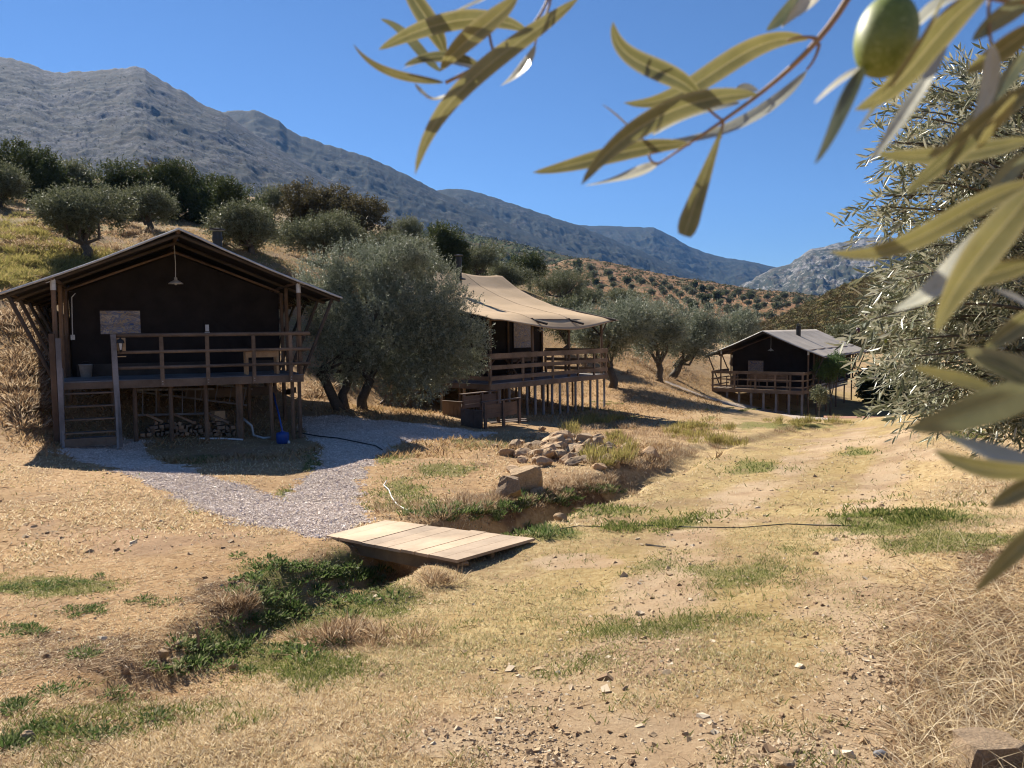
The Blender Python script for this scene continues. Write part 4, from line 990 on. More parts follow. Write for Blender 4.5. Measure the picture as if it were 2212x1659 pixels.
def tree(name, base, cc, R, label, cat='tree', leaf=OL_LEAF, n=2400, K=12, ll=.075, lw=.02, sl=.42, clumps=34, cr=.34, seed=1, trunks=None, r0=.13, up=.6, group=None, spread=.55, shell=.75, extra=None, low=.55, lobes=None):
    """one tree: trunk and crown; cc = crown centre, both in world space"""
    g = np.random.default_rng(seed); base = np.array(base, float); cc = np.array(cc, float) - base; R = np.array(R, float)
    t = empty(name, base, 0, label, cat, group)
    if lobes is None:
        lobes = []
        for j in range(5):
            a_ = j * 1.256 + g.uniform(0, 1); lobes.append((R * [math.cos(a_) * .42, math.sin(a_) * .42, g.uniform(-.22, .38)], R * g.uniform(.5, .72, 3)))
    PQ = []
    vol = np.array([np.prod(l[1]) ** .75 for l in lobes]); vol /= vol.sum()
    for j, (lc, lr) in enumerate(lobes):
        a_ = crown_pts(int(n * vol[j]), np.array(lr), max(5, int(clumps * vol[j] * 1.3)), cr * 1.25, seed * 31 + j, shell=shell, low=low); PQ.append((a_[0] + lc, a_[1], a_[2] + lc))
    p, q, c = (np.concatenate([z_[i] for z_ in PQ]) for i in range(3)); n = len(p)
    p = p + cc; d = unit(q * .8 + unit(p - cc) * .5 + [0, 0, up] + g.normal(0, .35, (n, 3)))
    l = sl * g.uniform(.5, 1.25, n)
    if extra is not None:                      # tall upright shoots on top
        k = extra; a = g.uniform(0, 2 * PI, k); r_ = g.uniform(0, .85, k) ** .5
        o = np.concatenate([lc + np.stack([lr[0] * r_[i::len(lobes)] * np.cos(a[i::len(lobes)]), lr[1] * r_[i::len(lobes)] * np.sin(a[i::len(lobes)]), lr[2] * np.sqrt(1 - r_[i::len(lobes)] ** 2) * .92], 1) for i, (lc, lr) in enumerate(lobes)]) + cc; k = len(o)
        p = np.concatenate([p, o]); d = np.concatenate([d, unit(g.normal(0, .22, (k, 3)) + [0, 0, 1] + .4 * unit(o - cc))]); l = np.concatenate([l, g.uniform(.4, 1.0, k) * sl * 1.6])
    V, F = shoots(p, d, l, K, ll, lw, spread)
    mesh_np('crown', V, [F], leaf, False, t)
    m = MB()
    tr = trunks or [(np.zeros(3), None)]
    for i, (off, fork) in enumerate(tr):
        idx = g.choice(len(c), min(len(c), 6), replace=False); off = np.array(off, float)
        tg = c[idx] * .8 + cc
        if len(tr) > 1: tg = tg[np.argsort(np.linalg.norm((tg - off)[:, :2], axis=1))[:4]]
        limbs(m, off - [0, 0, .15], tg, r0 * g.uniform(.85, 1.1), g, None if fork is None else np.array(fork, float))
    m.build('trunk', BARK, t, True)
    return t
def tree_px(name, cx, cy, rx, ry, D, label, bx=None, dep=.9, **kw):
    """crown given by its place in the photograph and its distance; stands on the ground below"""
    cc = P(cx, cy, D); k = D / FPX
    b = P(bx if bx is not None else cx, cy, D); b[2] = G(b[0], b[1])
    return tree(name, b, cc, (rx * k, rx * k * dep, ry * k), label, **kw)

# the big olive between the first two tents
b0 = gp(768, 884); k = 22.6 / FPX; cc = P(822, 714, 22.6)
LB = [(P(x_, y_, 22.6 + dz) - cc, np.array([rx_ * k, rx_ * k * 1.05, ry_ * k])) for x_, y_, rx_, ry_, dz in [(705, 640, 68, 78, .2), (780, 606, 78, 72, .6), (868, 600, 78, 66, -.2), (935, 640, 62, 66, .4), (965, 715, 74, 82, -.3), (860, 720, 100, 100, -.5), (730, 740, 76, 78, -.4), (905, 815, 92, 62, .2), (800, 800, 80, 54, .5), (1000, 770, 44, 60, .2)]]
tA = [(gp(738, 884) - b0, P(690, 805, 22.3) - b0), (gp(745, 882) - b0, P(752, 805, 22.8) - b0), (gp(783, 884) - b0, P(800, 820, 22.5) - b0)]
tree('olive_tree', b0, cc, (200 * k * 1.06, 2.7, 180 * k), 'broad silvery olive tree with three dark leaning trunks between the first two tents', leaf=OL_LEAF, n=10000, K=15, ll=.085, lw=.024, sl=.36, clumps=110, cr=.30, low=.9, seed=3, shell=.82, lobes=LB, trunks=tA, r0=.13, extra=1000)
# olives right of the tan roof
tree_px('olive_tree', 1318, 735, 100, 82, 37, 'silvery olive tree just right of the long railing with a trunk leaning left', bx=1322, leaf=OL_LEAF, n=3000, K=10, ll=.14, lw=.04, sl=.6, clumps=40, seed=12, r0=.2, extra=180)
tree_px('olive_tree', 1415, 733, 75, 78, 42, 'silvery olive with a forked trunk, second one right of the tan roof', bx=1425, leaf=OL_LEAF, n=2500, K=10, ll=.14, lw=.045, sl=.6, clumps=32, seed=13, r0=.18, extra=150)
tree_px('olive_tree', 1495, 738, 72, 72, 47, 'olive tree leaning right, third one from the tan roof, left of the grey roofed tent', bx=1450, leaf=OL_LEAF, n=2400, K=10, ll=.15, lw=.05, sl=.6, clumps=30, seed=14, r0=.2, extra=130)
tree_px('olive_tree', 1585, 725, 60, 50, 62, 'small pale olive crown behind the left eave of the grey roofed tent', leaf=OL_LEAF, n=1900, K=9, ll=.18, lw=.06, sl=.7, clumps=24, seed=15, r0=.2)
tree_px('olive_tree', 1222, 705, 62, 62, 43, 'grey green olive seen over the end of the tan roof and through the porch posts', leaf=OL_LEAF2, n=2000, K=9, ll=.15, lw=.05, sl=.6, clumps=26, seed=16, r0=.17)
# trees on the hillside behind
ol = dict(leaf=OL_LEAF2, K=9, ll=.13, lw=.045, sl=.5, r0=.16)
dk = dict(leaf=DK_LEAF, K=9, ll=.15, lw=.075, sl=.5, r0=.16, up=.3, shell=.8)
H_ = [
 ('olive_tree', 182, 470, 82, 52, 31, 178, 'lone olive with a bare twisted trunk on the slope above the left roof edge', dict(ol, n=2600, seed=21, clumps=30)),
 ('olive_tree', 320, 447, 58, 38, 40, 318, 'small rounded olive standing in front of the dark thicket above the nearest roof', dict(ol, n=1900, seed=22, clumps=22)),
 ('olive_tree', 535, 502, 72, 44, 36, 548, 'rounded olive just right of the chimney on the nearest tent', dict(ol, n=2400, seed=23, clumps=26)),
 ('olive_tree', 5, 408, 46, 44, 40, 0, 'olive cut off by the left edge of the view on the slope', dict(ol, n=1600, seed=24, clumps=20)),
 ('evergreen_tree', 66, 392, 60, 58, 47, 66, 'tall rounded dark evergreen at the top left of the slope', dict(dk, n=3400, seed=25, clumps=34)),
 ('evergreen_tree', 165, 400, 52, 38, 52, 165, 'loose light green tree right of the tall dark evergreen', dict(dk, leaf=OL_LEAF2, n=1900, seed=26, clumps=22)),
 ('evergreen_tree', 270, 412, 60, 38, 52, 268, 'bushy green tree behind the small rounded olive', dict(dk, n=2200, seed=27, clumps=26)),
 ('evergreen_tree', 345, 420, 62, 48, 54, 345, 'brown green oak crown topping the dark thicket', dict(dk, leaf=BR_LEAF, n=2600, seed=28, clumps=26)),
 ('evergreen_tree', 420, 445, 70, 62, 53, 420, 'large dark green tree in the middle of the thicket above the roof peak', dict(dk, n=3800, seed=29, clumps=34)),
 ('evergreen_tree', 500, 462, 62, 50, 51, 500, 'dense dark tree sloping down at the right end of the thicket', dict(dk, n=3400, seed=30, clumps=30)),
 ('evergreen_tree', 290, 480, 70, 40, 50, 290, 'low dark bushy growth at the foot of the thicket behind the small olive', dict(dk, n=2600, seed=31, clumps=26)),
 ('olive_tree', 590, 448, 42, 34, 58, 590, 'thin pale olive against the mountain right of the thicket', dict(ol, n=1500, seed=32, clumps=20)),
 ('oak_tree', 675, 455, 58, 42, 55, 675, 'brownish oak rising behind the big hillside olives above the large olive tree', dict(dk, leaf=BR_LEAF, n=2600, seed=33, clumps=28)),
 ('oak_tree', 762, 492, 58, 40, 54, 770, 'dark brown leaved oak sloping down behind the silvery olive tops', dict(dk, leaf=BR_LEAF, n=2600, seed=34, clumps=26)),
 ('olive_tree', 692, 508, 84, 52, 42, 690, 'wide grey olive behind the top of the big three trunked olive', dict(ol, n=3000, seed=35, clumps=32)),
 ('olive_tree', 868, 510, 42, 40, 58, 868, 'pointed grey green olive left of the dark round tree behind the tan roof', dict(ol, n=1800, seed=36, clumps=20)),
 ('olive_tree', 815, 548, 60, 38, 50, 815, 'low grey olive behind the top of the large olive, left of the chimney', dict(ol, n=1700, seed=37, clumps=22)),
 ('evergreen_tree', 957, 540, 38, 42, 56, 957, 'very dark round tree directly behind the black chimney of the tan roof', dict(dk, n=2600, seed=38, clumps=24)),
 ('olive_tree', 905, 550, 40, 36, 52, 905, 'grey olive between the pointed olive and the dark round tree', dict(ol, n=1500, seed=39, clumps=20)),
 ('olive_tree', 1035, 562, 48, 36, 58, 1035, 'loose olive crown right of the dark round tree, above the tan ridge', dict(ol, n=1800, seed=40, clumps=22)),
 ('evergreen_tree', 1143, 588, 30, 26, 72, 1143, 'small dark green tree above the sloping end of the tan roof', dict(dk, n=1500, seed=41, clumps=16)),
 ('olive_tree', 1095, 600, 40, 30, 62, 1095, 'pale olive touching the tan roof edge right of its ridge', dict(ol, n=1500, seed=42, clumps=18)),
 ('olive_tree', 1212, 622, 66, 38, 66, 1212, 'broad olive on the slope between the tan roof end and the far groves', dict(ol, n=2400, seed=43, clumps=26)),
 ('olive_tree', 1265, 650, 40, 26, 72, 1265, 'low olive right of the broad one at the end of the tan roof', dict(ol, n=1200, seed=44, clumps=16)),
 ('olive_tree', 1350, 655, 46, 26, 70, 1350, 'olive crown peeping over the silvery trees left of the groves', dict(ol, n=1400, seed=45, clumps=18)),
 ('evergreen_tree', 1030, 610, 50, 26, 66, 1030, 'dark bushes along the slope behind the tan ridge', dict(dk, n=1500, seed=46, clumps=18)),
]
for nm, cx, cy, rx, ry, D, bx, lab, kw in H_:
    e_ = 1.38 if kw['leaf'] is not OL_LEAF2 else 1.06
    tree_px(nm, cx, cy, rx * e_, ry * e_, D, lab, bx=bx, **dict(kw, cr=.36 if kw['leaf'] is OL_LEAF2 else .34, shell=.85, n=int(kw['n'] * 1.15), clumps=int(kw['clumps'] * .5), extra=110, low=.8 if kw['leaf'] is not OL_LEAF2 else .45))
# shrubs round the third tent
GRS = dict(leaf=GR_LEAF, K=8, ll=.10, lw=.045, sl=.35)
tree_px('shrub', 1795, 800, 34, 38, 45.5, 'bright green bushy shrub by the right corner of the grey roofed tent', cat='shrub', n=1500, seed=50, clumps=18, r0=.06, **GRS)
tree_px('sapling', 1770, 858, 16, 22, 39, 'thin young sapling beside the far footbridge', cat='sapling', n=260, seed=51, clumps=10, r0=.025, leaf=OL_LEAF2, K=7, ll=.10, lw=.04, sl=.3)
tree_px('shrub', 1905, 835, 50, 55, 54, 'dark green shrub mass right of the grey roofed tent', cat='shrub', n=2600, seed=52, clumps=26, r0=.1, **dict(dk, r0=.1, ll=.2, lw=.1))if False else tree_px('shrub', 1905, 835, 50, 55, 54, 'dark green shrub mass right of the grey roofed tent', cat='shrub', n=2600, seed=52, clumps=26, leaf=DK_LEAF, K=9, ll=.2, lw=.1, sl=.5, r0=.1)
tree_px('shrub', 1965, 850, 55, 60, 50, 'second dark shrub, half hidden by the olive twigs on the right', cat='shrub', n=2600, seed=53, clumps=26, leaf=DK_LEAF, K=9, ll=.18, lw=.09, sl=.5, r0=.1)
tree_px('shrub', 1845, 740, 60, 45, 70, 'green bush on the foot of the scrubby hill behind the grey roof', cat='shrub', n=1500, seed=54, clumps=22, leaf=OL_LEAF2, K=9, ll=.2, lw=.09, sl=.6, r0=.1)

# olive groves on the far hillside: rows of small trees, too small to show parts
def grove_mesh(seed, leafmat, dark=False):
    g = np.random.default_rng(seed); n = 150
    p, q, c = crown_pts(n, np.array([1.0, 1.0, .72]), 9, .5, seed); p[:, 2] += 1.55
    V, F = shoots(p, unit(q + [0, 0, .4]), np.full(n, .5), 5, .42, .26, .5)
    m = MB(); m.tube([(0, 0, -.6), (.05, 0, .5), (0, .05, 1.5)], [.16, .12, .05], 5)
    tv = np.concatenate(m.v); tf = [np.concatenate(f) for f in m.f.values()]
    Fs = [F] + [f + len(V) for f in tf]
    o = mesh_np('olive_tree', np.concatenate([V, tv]), Fs, [leafmat, BARK], False, None)
    tot = []; 
    return o
GRL = mat_leaf('grove_leaves', (.085, .10, .05), (.20, .215, .12), (.18, .19, .11), .2, .6, .2)
GV = [grove_mesh(60 + i, GRL) for i in range(3)]; GD = grove_mesh(70, DK_LEAF)
used = set()
def put(proto, p, s, label, grp, cat='tree', name='olive_tree'):
    if proto.name not in used and proto.get('label') is None: o = proto; used.add(proto.name)
    else: o = proto.copy(); COL.objects.link(o)
    o.name = name; o.location = [float(x) for x in p]; o.scale = (s, s, s * rng.uniform(.85, 1.1)); o.rotation_euler = (0, 0, rng.uniform(0, 6.3)); tag(o, label, cat, grp); return o
cnt = 0
for row, t_ in enumerate(np.linspace(.34, .95, 11)[::-1]):
    col_ = 0
    for px in np.arange(1215, 1765, 23 + 26 * t_):
        pxx = px + rng.normal(0, 3); tt = t_ + rng.normal(0, .008)
        if rng.random() < .12 + (.25 if pxx < 1400 and t_ < .4 else 0): continue
        p = B2.at(np.array(pxx), np.array(tt)); 
        pr_ = proj(p)
        if pr_[0] > 1900: continue
        dark = rng.random() < .08; s = rng.uniform(.95, 1.4) * (1.3 if dark else 1) * (1.45 - .55 * t_)
        col_ += 1
        lab_ = '%s tree from the left in the %s grove row from the valley floor' % (ordn(col_), ordn(row + 1))
        if dark: put(GD, p, s, 'dark bushy ' + lab_, 'olive rows on the far hillside')
        else: put(GV[cnt % 3], p, s, 'small olive, ' + lab_, 'olive rows on the far hillside')
        cnt += 1
print('grove trees', cnt)

# scrub covering the right hill and the foothills: uncountable, one object each
def scrub(name, pts, size, mat, seed, per=14, flat=.7):
    g = np.random.default_rng(seed); n = len(pts); s = size * g.uniform(.5, 1.5, n)
    q = unit(g.normal(size=(n, per, 3))); q[..., 2] = np.abs(q[..., 2]) * flat
    p = pts[:, None] + q * s[:, None, None] * g.uniform(.3, 1, (n, per, 1))
    d = unit(q + g.normal(0, .4, q.shape)); w = unit(np.cross(d, g.normal(size=d.shape)))
    L = (s[:, None, None] * (.55 if per < 30 else .34)); V = np.stack([p - d * L * .5, p + w * L * .32, p + d * L * .5, p - w * L * .32], 2).reshape(-1, 3)
    o = mesh_np(name, V, [np.arange(len(V)).reshape(-1, 4)], mat); return tag(o, kind='stuff')
SCR = mat_leaf('scrub_leaves', (.075, .052, .02), (.19, .14, .055), (.14, .10, .045), .1, .7, .2)
SCG = mat_leaf('scrub_green_leaves', (.05, .06, .02), (.14, .14, .045), (.10, .10, .04), .1, .7, .2)
g = np.random.default_rng(5)
q = C1.at(g.uniform(1600, 2400, 12000), g.uniform(0, 1, 12000) ** .8)
tag(scrub('scrub', q[:8000], .5, SCR, 81, 34), 'brown low scrub covering the hill on the right', 'scrub'); tag(scrub('scrub', q[8000:], .5, SCG, 82, 34), 'greener bushes dotted over the hill on the right', 'scrub')
q = B2.at(g.uniform(1060, 1780, 1500), g.uniform(0, .36, 1500)); tag(scrub('scrub', q, 1.2, SCG, 83), 'dark bushes on the orange brown foothill', 'scrub')
q = B1.at(g.uniform(600, 1600, 3800), g.uniform(0, 1, 3800)); tag(scrub('scrub', q, 3.2, SCG, 84, 10), 'green scrub over the foothill below the mountain', 'scrub')
q = A1.at(g.uniform(-100, 1150, 6000), g.uniform(0.05, 1, 6000)); tag(scrub('scrub', q, 2.0, SCG, 85, 8), 'dark bushes dotted over the limestone mountain', 'scrub')

# ------------------------------------------------------------------ ground cover
def cand(n, px0, px1, py0, py1, seed, dmin=2.0):
    """points on the ground, spread evenly over what the photo sees of it, with their distance"""
    g = np.random.default_rng(seed)
    dist = 1.5 / np.maximum(g.uniform((py0 - 711) / 1135., (py1 - 711) / 1135., n), .02)
    a = np.arctan((g.uniform(px0, px1, n) - 1106) / FPX)
    y = dist * g.uniform(.8, 1.5, n); x = y * np.tan(a); z = G(x, y)
    return np.stack([x, y, z], 1)
def blades(p, h, w, mat, name, seed, lean=.5, label=None, flat=0.0, bend=.15):
    g = np.random.default_rng(seed); n = len(p); h = h * g.uniform(.4, 1.4, n); 
    a = g.uniform(0, 2 * PI, n); d = unit(np.stack([np.cos(a) * lean, np.sin(a) * lean, np.abs(g.normal(1 - flat, .3, n)) + .02], 1) + g.normal(0, .2, (n, 3)) * [1, 1, .1 if flat > .5 else 1])
    if flat > .5: d[:, 2] = np.abs(d[:, 2]) * .25 + .02; d = unit(d)
    s = unit(np.cross(d, g.normal(size=(n, 3)))) * (w * g.uniform(.6, 1.3, n))[:, None] / 2
    k = unit(np.stack([np.cos(a), np.sin(a), -np.ones(n) * .5], 1)) * (h * bend)[:, None]
    b = p - d * .006
    m_ = p + d * (h * .5)[:, None]; t = p + d * h[:, None] + k * .6
    V = np.stack([b - s, b + s, m_ + s * .8 + k * .15, m_ - s * .8 + k * .15, t], 1).reshape(-1, 3)
    i = np.arange(n)[:, None] * 5
    o = mesh_np(name, V, [i + [0, 1, 2, 3], i + [3, 2, 4]], mat)
    return tag(o, label, None, None, 'stuff')
def mat_blade(name, cols, rough=.8):
    m, t, b = nt(name); g = N(t, 'NewGeometry'); n = len(cols)
    c = ramp(t, g.outputs['Random Per Island'], [(i / (n - 1), q) for i, q in enumerate(cols)])
    t.links.new(c, b.inputs['Base Color']); b.inputs['Roughness'].default_value = rough; b.inputs['Specular IOR Level'].default_value = .25
    tr = N(t, 'BsdfTranslucent'); t.links.new(c, tr.inputs[0]); ms = N(t, 'MixShader'); ms.inputs[0].default_value = .45
    t.links.new(b.outputs[0], ms.inputs[1]); t.links.new(tr.outputs[0], ms.inputs[2]); t.links.new(ms.outputs[0], t.nodes['Material Output'].inputs[0]); return m
B_STRAW = mat_blade('straw_blades', [(.42, .30, .16), (.60, .47, .28), (.70, .58, .38), (.80, .70, .52)])
B_GREEN = mat_blade('green_blades', [(.045, .075, .015), (.12, .16, .04), (.26, .26, .09), (.20, .22, .06)])
B_WEED = mat_blade('weed_leaves', [(.045, .08, .02), (.09, .14, .04), (.16, .20, .07), (.26, .27, .15)], .55)
B_BROWN = mat_blade('dead_stalks', [(.12, .07, .04), (.28, .18, .10), (.46, .33, .2), (.66, .55, .4)])
B_TRK = mat_blade('track_grass', [(.26, .25, .11), (.48, .41, .22), (.66, .55, .34), (.36, .34, .17)])
B_HILL = mat_blade('hill_grass', [(.22, .13, .06), (.40, .26, .13), (.54, .38, .22), (.24, .19, .08)])
B_YEL = mat_blade('yellow_green_sprigs', [(.16, .15, .05), (.30, .27, .08), (.42, .36, .13), (.30, .22, .10)])
def pick(p, w, seed, thr=None):
    g = np.random.default_rng(seed); return p[g.uniform(0, 1, len(p)) < np.clip(w, 0, 1)]
c0 = cand(520000, -60, 2300, 790, 1700, 90)
Zs = zones(c0[:, 0], c0[:, 1], c0[:, 2]); patch = fbm(c0[:, 0] * 1.1, c0[:, 1] * 1.1, 3, 14); fine = fbm(c0[:, 0] * 6, c0[:, 1] * 6, 3, 15)
dist = np.hypot(c0[:, 0], c0[:, 1])
wS = np.clip((patch - .3) * 3 + (fine - .45) * 2, .12, 1) * (1 - Zs[0]) * (1 - .85 * Zs[2]) * (1 - .6 * Zs[1]) * (1 - .5 * Zs[3])
sp_ = pick(c0, wS * 1.0, 1)
dd = np.hypot(sp_[:, 0], sp_[:, 1])
tk2 = tints(sp_[:, 0], sp_[:, 1], sp_[:, 2])[1] > np.random.default_rng(3).uniform(.15, 1.1, len(sp_))
blades(sp_[(dd < 9) & ~tk2], .022, .0042, B_STRAW, 'dry_grass', 2, .8, 'short straw coloured grass stubble over the near ground')
blades(sp_[tk2], .026, .0055, B_TRK, 'dry_grass', 22, .7, 'thin green and straw coloured grass on the track')
blades(sp_[(dd >= 9) & ~tk2], .045, .011, B_STRAW, 'dry_grass', 3, .8, 'short dry grass on the farther ground')
lit = pick(c0, (wS * .07 + Zs[3] * .5 + .14 * (tints(c0[:, 0], c0[:, 1], c0[:, 2])[0] > .5)) * (1 - Zs[0]), 4); dl = np.hypot(lit[:, 0], lit[:, 1])
blades(lit[dl < 10], .085, .0045, B_BROWN, 'straw_litter', 5, 1.0, 'flattened dry stalks and straw lying over the soil', flat=.9, bend=.1)
blades(lit[dl >= 10], .10, .010, B_BROWN, 'straw_litter', 6, 1.0, 'dry stalks lying over the farther soil', flat=.85, bend=.1)
gr = pick(c0, np.clip(Zs[1] * 1.1 + .05 * (fine > .6), 0, 1) * (1 - Zs[0]), 7); dg = np.hypot(gr[:, 0], gr[:, 1])
blades(gr[dg < 9], .034, .0048, B_GREEN, 'green_grass', 8, .7, 'thin green grass in patches near the track')
blades(gr[dg >= 9], .06, .013, B_GREEN, 'green_grass', 9, .7, 'green grass patches on the farther ground')
# long dead stalks on the bank at the lower right
c1 = cand(26000, 1830, 2330, 1000, 1700, 91); px, py, d_ = proj(c1); Z1_ = zones(c1[:, 0], c1[:, 1], c1[:, 2])
st_ = pick(c1, np.clip((px - 1870) / 150, 0, 1) * np.clip((py - 1150) / 120, 0, 1) * .5, 10)
blades(st_[::4], .20, .0035, B_BROWN, 'dead_grass', 11, 1.0, 'tangled long dead grass on the bank at the lower right', flat=.8, bend=.1)
blades(np.repeat(st_, 2, 0) + np.random.default_rng(4).normal(0, .03, (len(st_) * 2, 3)) * [1, 1, .1], .06, .006, B_BROWN, 'straw_litter', 13, 1.0, 'broken straw and leaf litter matted on the bank at the lower right', flat=.6, bend=.05)
blades(st_[::3] + [0, 0, .01], .16, .004, B_STRAW, 'dead_grass', 12, .9, 'paler upright dry stalks on the same bank', bend=.5)

def tufts(ctr, n, rad, h, w, mat, seed, lean=1.0, upb=.9):
    """many-bladed clumps: ctr (m,3)"""
    g = np.random.default_rng(seed); m_ = len(ctr); rad = np.broadcast_to(rad, (m_,)); h = np.broadcast_to(h, (m_,))
    k = np.repeat(np.arange(m_), n); a = g.uniform(0, 2 * PI, len(k)); r = g.uniform(0, 1, len(k)) ** .6
    p = ctr[k] + np.stack([np.cos(a) * r * rad[k] * .55, np.sin(a) * r * rad[k] * .55, g.uniform(0, .35, len(k)) * h[k]], 1)
    d = unit(np.stack([np.cos(a) * r * lean, np.sin(a) * r * lean, np.full(len(k), upb)], 1) + g.normal(0, .3, (len(k), 3)))
    L = h[k] * g.uniform(.4, 1.1, len(k)); s = unit(np.cross(d, g.normal(size=d.shape))) * w * g.uniform(.6, 1.3, (len(k), 1)) / 2
    V = np.stack([p, p + d * (L * .5)[:, None] + s, p + d * L[:, None] - [0, 0, 1] * (L * .12)[:, None], p + d * (L * .5)[:, None] - s], 1).reshape(-1, 3)
    return V
def weeds(name, spots, n, h, w, mat, seed, label, lean=1.0, upb=.9, rad=.16, kind='stuff'):
    g = np.random.default_rng(seed); C_ = []
    for px_, py_, rx, ry, k in spots:
        for i in range(k):
            q = gp(px_ + g.normal(0, rx * .55), py_ + g.normal(0, ry * .55)); C_.append(q)
    C_ = np.array(C_); V = tufts(C_, n, rad * g.uniform(.5, 1.4, len(C_)), h * g.uniform(.5, 1.4, len(C_)), w, mat, seed, lean, upb)
    o = mesh_np(name, V, [np.arange(len(V)).reshape(-1, 4)], mat); return tag(o, label, None, None, kind)
weeds('weeds', [(560, 1275, 60, 26, 18), (620, 1225, 90, 16, 24), (700, 1255, 60, 18, 16), (760, 1290, 90, 20, 16), (690, 1320, 110, 20, 18), (560, 1340, 60, 16, 16), (480, 1400, 80, 26, 22), (430, 1440, 90, 18, 14), (640, 1400, 90, 20, 14), (730, 1235, 50, 12, 18)], 46, .060, .016, B_WEED, 101, 'lush green weeds in the ditch left of the little bridge')
weeds('weeds', [(800, 1245, 40, 8, 10), (1150, 1155, 60, 8, 18), (1000, 1112, 100, 14, 36), (1120, 1095, 90, 14, 30), (1200, 1080, 60, 16, 26), (1300, 1060, 50, 12, 14)], 40, .10, .016, B_WEED, 102, 'grey green weeds along the ditch banks beside the bridge', .8, 1.1)
weeds('brush', [(950, 1105, 110, 20, 40), (1080, 1085, 110, 20, 40), (1230, 1060, 80, 20, 40), (1290, 1045, 60, 20, 26), (960, 1262, 70, 8, 8), (780, 1380, 130, 14, 22), (520, 1310, 30, 20, 16)], 90, .12, .0055, B_BROWN, 103, 'brown dead brush on the banks of the ditch', .9, .9)
weeds('brush', [(1340, 950, 90, 22, 34), (1280, 925, 60, 16, 18), (1400, 935, 80, 16, 26), (1460, 975, 90, 20, 24), (1200, 990, 70, 14, 16), (1150, 975, 50, 12, 12), (1560, 950, 80, 12, 20), (1700, 935, 60, 8, 14), (1380, 1000, 120, 16, 24)], 80, .15, .007, B_BROWN, 104, 'dry bushy stalks round the heap of stones', .6, 1.2, .3)
weeds('green_plants', [(1310, 1000, 40, 14, 14), (1290, 915, 40, 9, 14), (1480, 940, 40, 14, 14), (1345, 965, 20, 16, 6), (1500, 925, 60, 10, 14), (1750, 915, 70, 5, 18), (1230, 945, 20, 8, 4), (1560, 960, 60, 8, 8)], 120, .26, .012, B_YEL, 105, 'yellow green flowering sprigs by the heap of stones', .5, 1.4, .3)
weeds('green_plants', [(70, 1585, 22, 14, 5), (20, 1610, 24, 24, 9), (180, 1415, 16, 10, 5), (190, 1320, 50, 14, 10), (110, 1265, 120, 14, 18), (60, 1360, 60, 14, 9), (230, 1510, 40, 14, 8), (120, 1500, 40, 14, 6), (330, 1560, 40, 14, 4), (30, 1530, 40, 10, 5), (190, 1590, 60, 14, 8), (310, 1300, 40, 10, 6)], 60, .040, .009, B_WEED, 106, 'small green weeds dotted over the soil at the lower left', 1.1, .8, .12)
weeds('green_plants', [(1260, 885, 60, 5, 20), (1310, 872, 20, 8, 8), (1650, 885, 90, 5, 26), (1720, 893, 40, 4, 10), (1950, 870, 60, 14, 20), (2080, 945, 30, 12, 14), (1990, 1120, 120, 18, 22), (1370, 1140, 90, 10, 10)], 90, .07, .012, B_GREEN, 107, 'green growth in the shade under the decks and by the track', .8, 1.1, .25)
# the grassy hillside above the tents
c2 = cand(1, 0, 1, 800, 900, 1)
g = np.random.default_rng(33)
n = 190000; a = np.arctan((g.uniform(-80, 1560, n) - 1106) / FPX); y = g.uniform(15, 62, n); x = y * np.tan(a)
z = G(x, y); keep = (z > -2.6) | (y > 24); x, y, z = x[keep], y[keep], z[keep]; hp = np.stack([x, y, z], 1)
dn = fbm(x * .5, y * .5, 4, 61)
gz_ = zones(x, y, z)[0]
hp = hp[(g.uniform(0, 1, len(x)) < np.clip((dn - .3) * 2.6, .15, 1)) & (gz_ < .3)]
blades(hp, .13, .024, B_HILL, 'hill_grass', 34, .8, 'dry golden grass over the slope behind the tents')
k = np.random.default_rng(35); sc_ = []
for px_, py_, rx, ry, m_ in [(60, 560, 90, 40, 130), (150, 570, 120, 30, 90), (60, 500, 80, 26, 60), (230, 575, 60, 20, 40), (40, 610, 60, 16, 20)]:
    for i in range(m_): sc_.append(gp(px_ + k.normal(0, rx * .6), py_ + k.normal(0, ry * .6)))
sc_ = np.array(sc_); V = tufts(sc_, 90, .5 * k.uniform(.5, 1.4, len(sc_)), .30 * k.uniform(.4, 1.3, len(sc_)), .022, None, 36, 1.0, .8)
tag(mesh_np('hill_shrubs', V, [np.arange(len(V)).reshape(-1, 4)], B_YEL), 'yellow green low bushes on the slope left of the nearest tent', None, None, 'stuff')
# darker clumps of old bush
sc_ = np.array([gp(px_ + k.normal(0, rx * .6), py_ + k.normal(0, ry * .6)) for px_, py_, rx, ry, m_ in [(50, 530, 60, 16, 30), (120, 500, 60, 14, 20), (230, 540, 60, 20, 16), (280, 500, 40, 14, 20), (40, 690, 40, 40, 26), (50, 790, 40, 50, 26), (60, 880, 40, 40, 26), (690, 855, 20, 20, 10), (1400, 800, 100, 20, 30)] for i in range(m_)])
V = tufts(sc_, 110, .5, .3, .022, None, 37, 1.0, .7); tag(mesh_np('hill_brush', V, [np.arange(len(V)).reshape(-1, 4)], B_BROWN), 'dark dead bushes on the slope', None, None, 'stuff')

